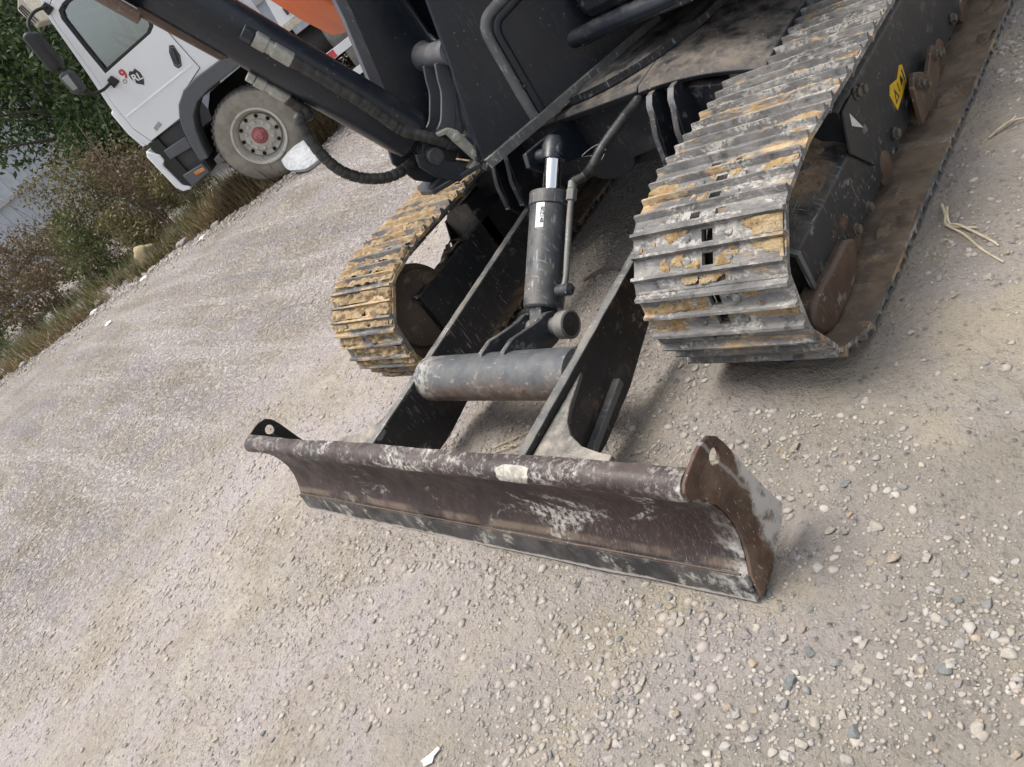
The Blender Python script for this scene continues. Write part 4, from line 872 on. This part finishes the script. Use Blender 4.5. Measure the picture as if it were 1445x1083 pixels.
# wheel arch flare
outer=[(.70,.80),(.655,1.02),(.60,1.17),(.555,1.26),(.46,1.37),(.31,1.45),(.12,1.472),(-.47,1.455)]
inner=[(-.47,1.30),(-.15,1.305),(.10,1.305),(.28,1.28),(.41,1.20),(.50,1.07),(.56,.92),(.60,.78)]
mb=TM(); mb.prism(outer+inner,-.30,.030,SW); mb.build('wheel_arch','tg',cab,bevel=.014,seg=3)
mb=TM(); mb.prism([(-.46,1.29),(.30,1.27),(.44,1.15),(.56,.88),(.60,.66),(-.9,.66),(-.9,1.29)],-.75,-.70,SW); mb.build('wheel_well','well',cab)
mb=TM(); mb.box((-7.5,-1.55,.72),(.95,-.75,1.0)); mb.build('chassis','well',TR)
# step unit
mb=TM(); mb.prism([(.955,1.25),(.555,1.25),(.615,1.02),(.67,.80),(.69,.645),(.965,.64),(1.0,.70),(1.0,1.10)],-.35,-.05,SW); su=mb.build('step_unit','tg2',TR,bevel=.012)
mb=TM(); mb.prism([(.94,1.11),(.64,1.09),(.67,.965),(.95,1.0)],-.06,.012,SW); mb.build('step_tread','tg',su,bevel=.01)
mb=TM(); mb.prism([(.97,.80),(.70,.775),(.70,.655),(.97,.645)],-.06,.015,SW); mb.build('step_tread','tg',su,bevel=.012)
mb=TM(); mb.prism([(.90,.995),(.70,.955),(.715,.82),(.92,.835)],-.055,-.045,SW); mb.build('step_recess','tg2',su)
mb=TM(); mb.prism([(.845,.755),(.72,.74),(.72,.70),(.845,.715)],.0155,.022,SW); mb.build('side_marker','amber',su,bevel=.004)
# bumper
mb=TM(); mb.prism([(1.09,1.215),(1.13,1.16),(1.125,.74),(1.09,.665),(1.0,.635),(.985,.66),(1.045,.72),(1.06,1.0),(1.005,1.03),(1.0,1.10),(1.055,1.17)],-W_-.02,.02,SW); mb.build('bumper','tw',TR,bevel=.012)
mb=TM(); mb.box((.9,-W_+.03,.66),(1.03,-.0,1.24)); mb.build('grille','blk',TR)
mb=TM(); mb.prism([(1.10,1.26),(1.125,1.45),(1.11,1.70),(1.07,1.72),(1.075,1.45),(1.05,1.26)],-W_+.02,-.02,SW); mb.build('front_panel','tw',TR,bevel=.012)
# sun visor board above the windscreen
mb=TM(); mb.prism([(1.02,2.72),(1.10,2.70),(1.12,2.92),(1.0,3.02)],-W_+.1,-.1,SW); vz=mb.build('sun_visor','beige',TR,bevel=.01)
for k in range(3):
    mb=TM(); mb.prism([(1.03+k*.03,2.74),(1.04+k*.03,2.74),(1.06+k*.02,2.93),(1.045+k*.02,2.93)],-.099,-.095,SW); mb.build('visor_mark','ink',vz)
# mirrors on tube arms
mb=TM(); mb.tube(bez([(.80,.02,2.76),(.90,.16,2.78),(1.0,.26,2.72),(1.03,.28,2.55),(1.05,.28,2.25),(1.04,.26,1.97),(.95,.14,1.91),(.86,.02,1.92)],6),.016,10); ma=mb.build('mirror_arm','blk',TR)
mb=TM(); mb.prism([(1.10,2.66),(1.125,2.30),(1.05,2.25),(1.0,2.30),(.985,2.62),(1.03,2.68)],.20,.40,SW); mb.build('mirror','blk',TR,bevel=.03,seg=3)
mb=TM(); mb.prism([(1.10,2.22),(1.11,2.03),(1.06,1.98),(1.0,2.02),(.985,2.19),(1.03,2.24)],.22,.40,SW); m2=mb.build('mirror','tg2',TR,bevel=.02,seg=3)
mb=TM(); mb.prism([(1.075,2.195),(1.075,2.05),(1.02,2.04),(1.0,2.19)],.401,.405,SW); mb.build('mirror_glass','glass',TR)
for z0,z1 in ((2.70,2.80),(1.86,1.96)):
    mb=TM(); mb.prism([(.87,z0),(.87,z1),(.80,z1+.01),(.77,z0+.02)],.012,.04,SW); mb.build('mirror_bracket','blk',TR,bevel=.01)
# front wheel
def wheel(s,w,z,detail=True,name='wheel'):
    mb=TM(); c=(s,w-.29,z); prof=[(.0,.30),(.0,.42),(.03,.48),(.055,.505),(.09,.512),(.20,.512),(.235,.505),(.26,.48),(.285,.42),(.29,.36),(.283,.305),(.27,.292)]
    mb.lathe(prof,c,(0,1,0),72,cap=False)
    for k in range(44):
        a=2*math.pi*k/44; d=Vector((math.cos(a),0,math.sin(a))); e=Vector((-math.sin(a),0,math.cos(a)))
        for q,(y0,y1) in enumerate(((.245,.272),(.03,.14),(.15,.24))):
            o_=Vector(c)+d*(.497 if q==0 else .510)
            mb.prism([(-.016,0),(.016,0),(.014,.007),(-.014,.007)],y0,y1,lambda p,q_,c_:o_+e*p+d*q_+Vector((0,c_,0)))
    t=mb.build(name+'_tyre','tyre',TR,angle=30); 
    t.name='wheel'
    mb=TM(); mb.lathe([(.10,.02),(.12,.19),(.16,.235),(.20,.268),(.268,.278),(.292,.285),(.294,.305),(.283,.306),(.28,.29)],c,(0,1,0),60,cap=False); mb.build('rim','rim',t,angle=35)
    mb=TM(); mb.lathe([(.17,.232),(.195,.228),(.20,.18),(.225,.165),(.23,.13),(.232,.02)],c,(0,1,0),48); dsk=mb.build('disc','rim',t,angle=35)
    for k in range(10 if detail else 0):
        a=2*math.pi*(k+.3)/10; mb=TM(); mb.lathe([(0,.022),(.004,.022)],Vector(c)+Vector((math.cos(a)*.205,.203,math.sin(a)*.205)),(0,1,0),16); mb.build('hand_hole','well',t)
    for k in range(10 if detail else 0):
        a=2*math.pi*k/10; mb=TM(); mb.lathe([(0,.021),(.012,.021),(.016,.016),(.034,.014),(.037,.007)],Vector(c)+Vector((math.cos(a)*.142,.226,math.sin(a)*.142)),(0,1,0),10); mb.build('wheel_nut','rim',t,angle=35)
    mb=TM(); mb.lathe([(.20,.10),(.235,.092),(.24,.082),(.262,.075),(.265,.055),(.295,.052),(.305,.045),(.31,.02)],c,(0,1,0),36); mb.build('hub_cap','hub',t,angle=35)
wheel(0,.005,.64); wheel(0,-W_+.28,.64,False); wheel(-4.2,.005,.64,False)
# cargo body, rails, tank
mb=TM(); mb.prism([(-.93,1.34),(-1.0,1.75),(-1.0,3.2),(-7.6,3.2),(-7.6,1.34)],-W_-.05,.03,SW); cg=mb.build('cargo_body','tw',TR,bevel=.01)
mb=TM(); mb.box((-7.6,-W_-.06,1.265),(-.86,.045,1.338)); mb.build('bed_rail','beige',TR,bevel=.006)
mb=TM(); mb.box((-1.155,.031,1.40),(-1.14,.036,3.1)); mb.build('panel_gap','blk',cg)
mb=TM(); mb.tube([(-1.12,.06,1.41),(-2.6,.06,1.41)],.010,8); mb.build('locking_bar','tg',cg)
mb=TM(); mb.box((-1.34,.031,1.42),(-1.26,.075,1.52)); mb.build('latch','tg2',cg,bevel=.01)
mb=TM(); mb.box((-1.10,.031,1.395),(-1.07,.06,1.47)); mb.build('hinge','tg2',cg,bevel=.006)
for z0,z1 in ((.795,.885),(.52,.60)):
    mb=TM(); mb.box((-4.0,-.03,z0),(-1.02,.0,z1)); rl=mb.build('side_rail','tw',TR,bevel=.004)
    mb=TM(); mb.box((-1.235,.0005,z0+.006),(-1.04,.003,z1-.006)); mb.build('reflective_strip','redw',rl)
mb=TM(); mb.lathe([(0,.12),(.01,.19),(.03,.205),(.75,.205),(.77,.19),(.78,.12)],(-1.22,-.35,.98),(-1,0,0),36); tk=mb.build('air_tank','tank',TR,angle=30)
for s_ in (-1.42,-1.46):
    mb=TM(); mb.lathe([(0,.208),(.012,.208)],(s_,-.35,.98),(-1,0,0),36); mb.build('tank_strap','zinc',tk)
mb=TM(); mb.lathe([(0,.12),(.01,.17),(.5,.17),(.52,.12)],(-.75,-.5,1.02),(-1,0,0),30); mb.build('air_tank','tg2',TR,angle=30)
mb=TM(); mb.box((-2.0,-.5,.55),(-1.3,-.2,.78)); mb.build('battery_box','tank',TR,bevel=.02)
# white sack leaning by the wheel
P=[(-6.25,3.86,.33),(-6.16,4.05,.36),(-6.07,4.22,.33),(-5.86,4.10,.30),(-5.66,3.94,.18),(-5.75,3.77,.17),(-5.93,3.76,.20),(-6.12,3.78,.24)]
mb=MB(); n=len(P); cen=Vector((-5.97,3.93,.30)); top=[]; 
rows=[]
for q,h in ((1,-.07),(1,0),(.8,.035),(.55,.05),(.25,.055)):
    rows.append([mb.av(cen+(Vector(p)-cen)*q+Vector((.25,-.4,.6))*(h+.012*mnoise.noise((p[0]*9*q,p[1]*9,q*3)))) for p in [tuple(v) for v in bez([Vector(x) for x in P+[P[0]]],4)[:-1]]])
for i in range(len(rows)-1):
    for k in range(len(rows[0])): mb.f.append([rows[i][k],rows[i][(k+1)%len(rows[0])],rows[i+1][(k+1)%len(rows[0])],rows[i+1][k]])
mb.f.append(rows[-1]); mb.f.append(rows[0][::-1]); MAT['sack']=plain('white_sack',(.50,.51,.52),.7,0,(.42,.43,.44),14,.9,.05)
tag(mb.build('sack','sack',angle=50),'crumpled white plastic sack lying against the truck wheel','sack')
# ------------------------------------------------------------------ wall behind the trees
WP=Vector((-17.6,4.4,0)); WD=Vector((.50,.866,0)); WN=Vector((.866,-.50,0))
wl=thing('board_wall','pale blue-grey boarded wall with a horizontal batten behind the trees','wall',(WP.x,WP.y,.0),math.atan2(.866,.5))
MAT['board']=plain('pale_board',(.52,.56,.61),.7,0,(.43,.47,.53),3,.1); MAT['batten']=plain('pale_batten',(.50,.51,.51),.7,0,(.40,.41,.41),6)
bm_=MB().box((-.118,-.02,0),(.118,.02,7.5)).mesh('board',MAT['board'])
for k in range(-28,60):
    o=bpy.data.objects.new('board',bm_); col.objects.link(o); o.parent=wl; o.location=(k*.245,.006*math.sin(k*7.7),-.1)
mb=MB(); mb.box((-7,-.10,1.86),(15,-.028,1.97)); mb.build('batten','batten',wl,bevel=.008)
mb=MB(); mb.box((-7,-.10,4.4),(15,-.028,4.5)); mb.build('batten','batten',wl,bevel=.008)
# ------------------------------------------------------------------ plants
def leafm(name,cols):
    m=NT(name); rv=m.geo('Random Per Island'); cr=m.n('ShaderNodeValToRGB'); e=cr.color_ramp; n=len(cols)
    e.elements[0].color=(*cols[0],1); e.elements[1].color=(*cols[-1],1)
    for k in range(1,n-1): q=e.elements.new(k/(n-1)); q.color=(*cols[k],1)
    m.l(rv,cr.inputs[0])
    tl=m.n('ShaderNodeBsdfTranslucent'); m.l(cr.outputs[0],tl.inputs[0]); mx=m.n('ShaderNodeMixShader'); mx.inputs[0].default_value=.3
    m.set(color=cr.outputs[0],rough=.55); m.l(m.b.outputs[0],mx.inputs[1]); m.l(tl.outputs[0],mx.inputs[2]); m.l(mx.outputs[0],m.out.inputs['Surface']); return m.m
LM={'tree':leafm('tree_leaf',[(.022,.045,.016),(.045,.085,.022),(.035,.065,.02),(.075,.12,.03),(.11,.15,.06)]),
 'olive':leafm('olive_leaf',[(.075,.075,.028),(.12,.11,.04),(.16,.13,.05),(.10,.08,.035),(.22,.19,.08)]),
 'brown':leafm('brown_leaf',[(.10,.065,.04),(.15,.10,.06),(.12,.085,.05),(.20,.15,.09),(.13,.12,.05)]),
 'green':leafm('weed_leaf',[(.05,.075,.02),(.09,.12,.035),(.13,.13,.05),(.07,.09,.03),(.17,.18,.08)]),
 'straw':leafm('straw_leaf',[(.13,.09,.045),(.22,.155,.08),(.33,.25,.14),(.10,.07,.04),(.09,.085,.035)])}
MAT['bark']=plain('bark',(.10,.08,.06),.9,0,(.06,.05,.04),18,.8,.02)
def leaves(n,cent,rad,size,seed,clumps,up=.2,asp=.42):
    r=np.random.RandomState(seed); cl=r.normal(0,1,(clumps,3)); cl/=np.linalg.norm(cl,axis=1)[:,None]; cl*=(r.rand(clumps,1)**.45)
    cs=r.uniform(.16,.36,clumps); k=r.randint(0,clumps,n); p=cl[k]+r.normal(0,1,(n,3))*cs[k][:,None]*.75
    l=np.linalg.norm(p,axis=1); p=np.where((l>1.12)[:,None],p/l[:,None]*1.05,p); P=p*np.array(rad)+np.array(cent)
    d=r.normal(0,1,(n,3)); d[:,2]+=up; d/=np.linalg.norm(d,axis=1)[:,None]; e=np.cross(d,r.normal(0,1,(n,3))); e/=np.linalg.norm(e,axis=1)[:,None]
    s=(size*r.uniform(.6,1.3,n))[:,None]; nn_=np.cross(d,e)
    q=np.stack([P,P+d*s*.5+e*s*asp*.5+nn_*s*.06,P+d*s+nn_*-.08*s,P+d*s*.5-e*s*asp*.5+nn_*s*.06],1)
    return q.reshape(-1,3),np.arange(n*4).reshape(-1,4)
def plant(name,label,cat,x,y,h,rad,leaf,n,size,seed,clumps,group=None,trunk=None,z0=.25,stems=10):
    gz0=float(gz(x,y)); t=thing(name,label,cat,(x,y,gz0),0,group)
    v,f=leaves(n,(0,0,z0+(h-z0)/2),(rad,rad,(h-z0)/2),size,seed,clumps)
    o=bpy.data.objects.new('crown' if trunk else 'foliage',np_mesh(name,v,f,LM[leaf])); col.objects.link(o); o.parent=t
    r=random.Random(seed); mb=MB()
    if trunk:
        P=bez([(0,0,-.05),(.05,.02,h*.25),(-.04,.05,h*.5),(.02,0,h*.8)],8); mb.tube(P,[trunk*(1-.75*i/len(P)) for i in range(len(P))],10)
        for k in range(9):
            a=r.uniform(0,6.28); z=h*r.uniform(.25,.65); mb.tube(bez([(0,0,z),(math.cos(a)*rad*.4,math.sin(a)*rad*.4,z+h*.10),(math.cos(a)*rad*.85,math.sin(a)*rad*.85,z+h*.18)],4),[trunk*.4*(1-.08*i) for i in range(9)],6)
        mb.build('trunk','bark',t)
    else:
        for k in range(stems):
            a=r.uniform(0,6.28); q=r.uniform(.2,.9)*rad; mb.tube(bez([(r.uniform(-.05,.05),r.uniform(-.05,.05),-.03),(math.cos(a)*q*.4,math.sin(a)*q*.4,h*.5),(math.cos(a)*q,math.sin(a)*q,h*r.uniform(.75,1.05))],4),[.009*(1-.09*i) for i in range(9)],5)
        mb.build('stem','twig',t)
    return t
plant('broadleaf_tree','tall dark green broadleaf tree beside the truck cab','tree',-13.2,5.6,5.2,2.0,'tree',15000,.13,1,46,'trees before the board wall',.11,1.1)
plant('broadleaf_tree','green broadleaf tree beyond the tall brown weeds, before the wall batten','tree',-14.9,5.7,6.0,1.8,'tree',12000,.13,2,38,'trees before the board wall',.10,1.9)
plant('leafy_shrub','low dark green leafy shrub filling the gap behind the bumper','shrub',-12.1,5.3,2.3,1.0,'tree',5000,.10,3,22,None,None,.3)
B=[(-8.95,3.95,.95,.50,'olive','olive weed clump under the truck bumper'),(-9.7,3.75,1.35,.62,'brown','russet brown weed clump next to the bumper'),(-10.5,3.9,1.75,.72,'olive','tall yellow olive weed bush under the green tree'),(-11.3,3.2,1.55,.75,'olive','broad olive weed bush with yellow leaves'),(-10.35,2.75,1.0,.55,'green','fresh green weed clump among brown ones'),(-12.1,2.5,1.35,.80,'brown','large purplish brown dry weed bush'),(-11.2,2.1,.95,.60,'brown','dry brown weed bush at the edge of the yard'),(-13.0,1.6,1.1,.8,'olive','olive brown weed bush by the pale litter'),(-12.0,1.2,.75,.6,'green','low greenish weed clump at the outer verge'),(-9.2,3.15,.7,.45,'olive','low olive weed clump behind the tan boulder'),(-12.9,3.3,1.25,.75,'brown','dry brown bush in front of the wall boards'),(-7.9,4.75,.55,.5,'olive','low weed clump under the truck chassis'),(-6.6,5.6,.5,.55,'olive','low weed clump behind the front wheel')]
for k,(x,y,h,rd,lf,lb) in enumerate(B): plant('weed_bush',lb,'weeds',x,y,h,rd,lf,int(2600*rd/.6),.062,20+k,18,'weeds on the verge',None,.05,16)
# dry grass over the verge
def grass(name,n,seed,vlo,vhi,hlo,hhi,mat,label,segs):
    r=np.random.RandomState(seed); V=np.array(VERGE); sgi=r.choice(segs,n); t=r.rand(n)[:,None]; a=V[sgi]; b=V[sgi+1]; p=a+(b-a)*t; nrm=np.stack([-(b-a)[:,1],(b-a)[:,0]],1); nrm/=np.linalg.norm(nrm,axis=1)[:,None]
    off=vlo+(vhi-vlo)*r.rand(n)**1.3+.10*vnoise(p[:,0]*2.2,p[:,1]*2.2,77)*3; p=p+nrm*off[:,None]
    patch=vnoise(p[:,0]*1.8,p[:,1]*1.8,78)+.5*vnoise(p[:,0]*6,p[:,1]*6,79); ok=patch>-.10; p=p[ok]; n=len(p)
    z=gz(p[:,0],p[:,1])-.01; h=hlo+(hhi-hlo)*r.rand(n)**1.6; A=r.uniform(0,6.283,n); lean=r.uniform(.15,1.0,n); wdt=.0035+.003*r.rand(n)
    d=np.stack([np.cos(A)*lean,np.sin(A)*lean,np.ones(n)],1); d/=np.linalg.norm(d,axis=1)[:,None]; s=np.stack([-np.sin(A),np.cos(A),np.zeros(n)],1)
    B0=np.stack([p[:,0],p[:,1],z],1); M1=B0+d*(h*.55)[:,None]; d2=d.copy(); d2[:,2]-=.5*lean; T1=M1+d2*(h*.5)[:,None]
    q=np.stack([B0-s*wdt[:,None],B0+s*wdt[:,None],M1+s*wdt[:,None]*.8,M1-s*wdt[:,None]*.8,T1+s*wdt[:,None]*.15,T1-s*wdt[:,None]*.15],1).reshape(-1,3)
    k=np.arange(n)[:,None]*6; f=np.concatenate([k+np.array([[0,1,2,3]]),k+np.array([[3,2,4,5]])],0)
    o=bpy.data.objects.new(name,np_mesh(name,q,f,LM[mat])); col.objects.link(o); o['kind']='stuff'; tag(o,label,'grass')
grass('dry_grass',20000,5,-.10,1.5,.04,.30,'straw','straw coloured dry grass along the verge',[1,2,3,4,5,6])
grass('dry_grass',9000,6,0,.5,.10,.42,'straw','golden dry grass round the truck wheel',[4,5,6])
grass('green_grass',9000,7,.1,1.8,.08,.4,'green','thin green grass mixed into the verge',[1,2,3,4,5,6])
# rocks and litter on the verge
MAT['litter']=plain('white_litter',(.66,.65,.62),.7,0,(.52,.51,.49),20,.4)
def lump(name,x,y,r,mat,label,cat,seed,flat=.6,group=None,jag=.35):
    V,F=ico(3); v=np.array([np.array(p)*(1+jag*mnoise.noise((p[0]*1.6+seed,p[1]*1.6,p[2]*1.6))+.12*mnoise.noise((p[0]*5+seed,p[1]*5,p[2]*5))) for p in V])*np.array([r,r*.8,r*flat])
    o=bpy.data.objects.new(name,np_mesh(name,v,F,MAT[mat])); col.objects.link(o); o.location=(x,y,float(gz(x,y))+r*flat*.55); o.rotation_euler=(0,0,seed*1.7); return tag(o,label,cat,group)
MAT['tanrock']=plain('tan_rock',(.36,.29,.17),.9,0,(.26,.21,.13),8,.6)
lump('boulder',-8.75,2.86,.17,'tanrock','rounded tan boulder at the edge of the weeds','boulder',3,.95)
lump('plastic_bag',-10.9,1.95,.14,'litter','crumpled grey white plastic bag in the weeds','bag',5,.7)
for k,(x,y,r,l) in enumerate([(-9.0,1.95,.07,'white litter piece lying against the weeds of the verge'),(-9.3,1.75,.05,'small cream scrap beside the grey plastic bag'),(-7.44,1.59,.06,'white flattened scrap lying out on the yard'),(-10.75,1.0,.10,'long white plaster chunk at the outer verge'),(-10.45,1.25,.09,'white plaster chunk beside the long one'),(-7.3,3.0,.06,'white scrap at the edge below the truck bumper'),(-8.2,2.45,.06,'pale scrap below the tan boulder')]): lump('litter',x,y,r,'litter',l,'litter',k+9,.35,'litter on the verge')
for k in range(34):
    s_=rnd.randrange(1,5); t_=rnd.random(); a,b=VERGE[s_],VERGE[s_+1]; x=a[0]+(b[0]-a[0])*t_+rnd.gauss(0,.2); y=a[1]+(b[1]-a[1])*t_+rnd.gauss(.15,.2)
    lump('verge_stone',x,y,rnd.uniform(.03,.075),'stone','broken stone on the verge '+['','by the plaster chunks','by the grey plastic bag','by the tan boulder','before the truck bumper'][s_],'stone',k*1.3,.6,'broken stones along the verge')
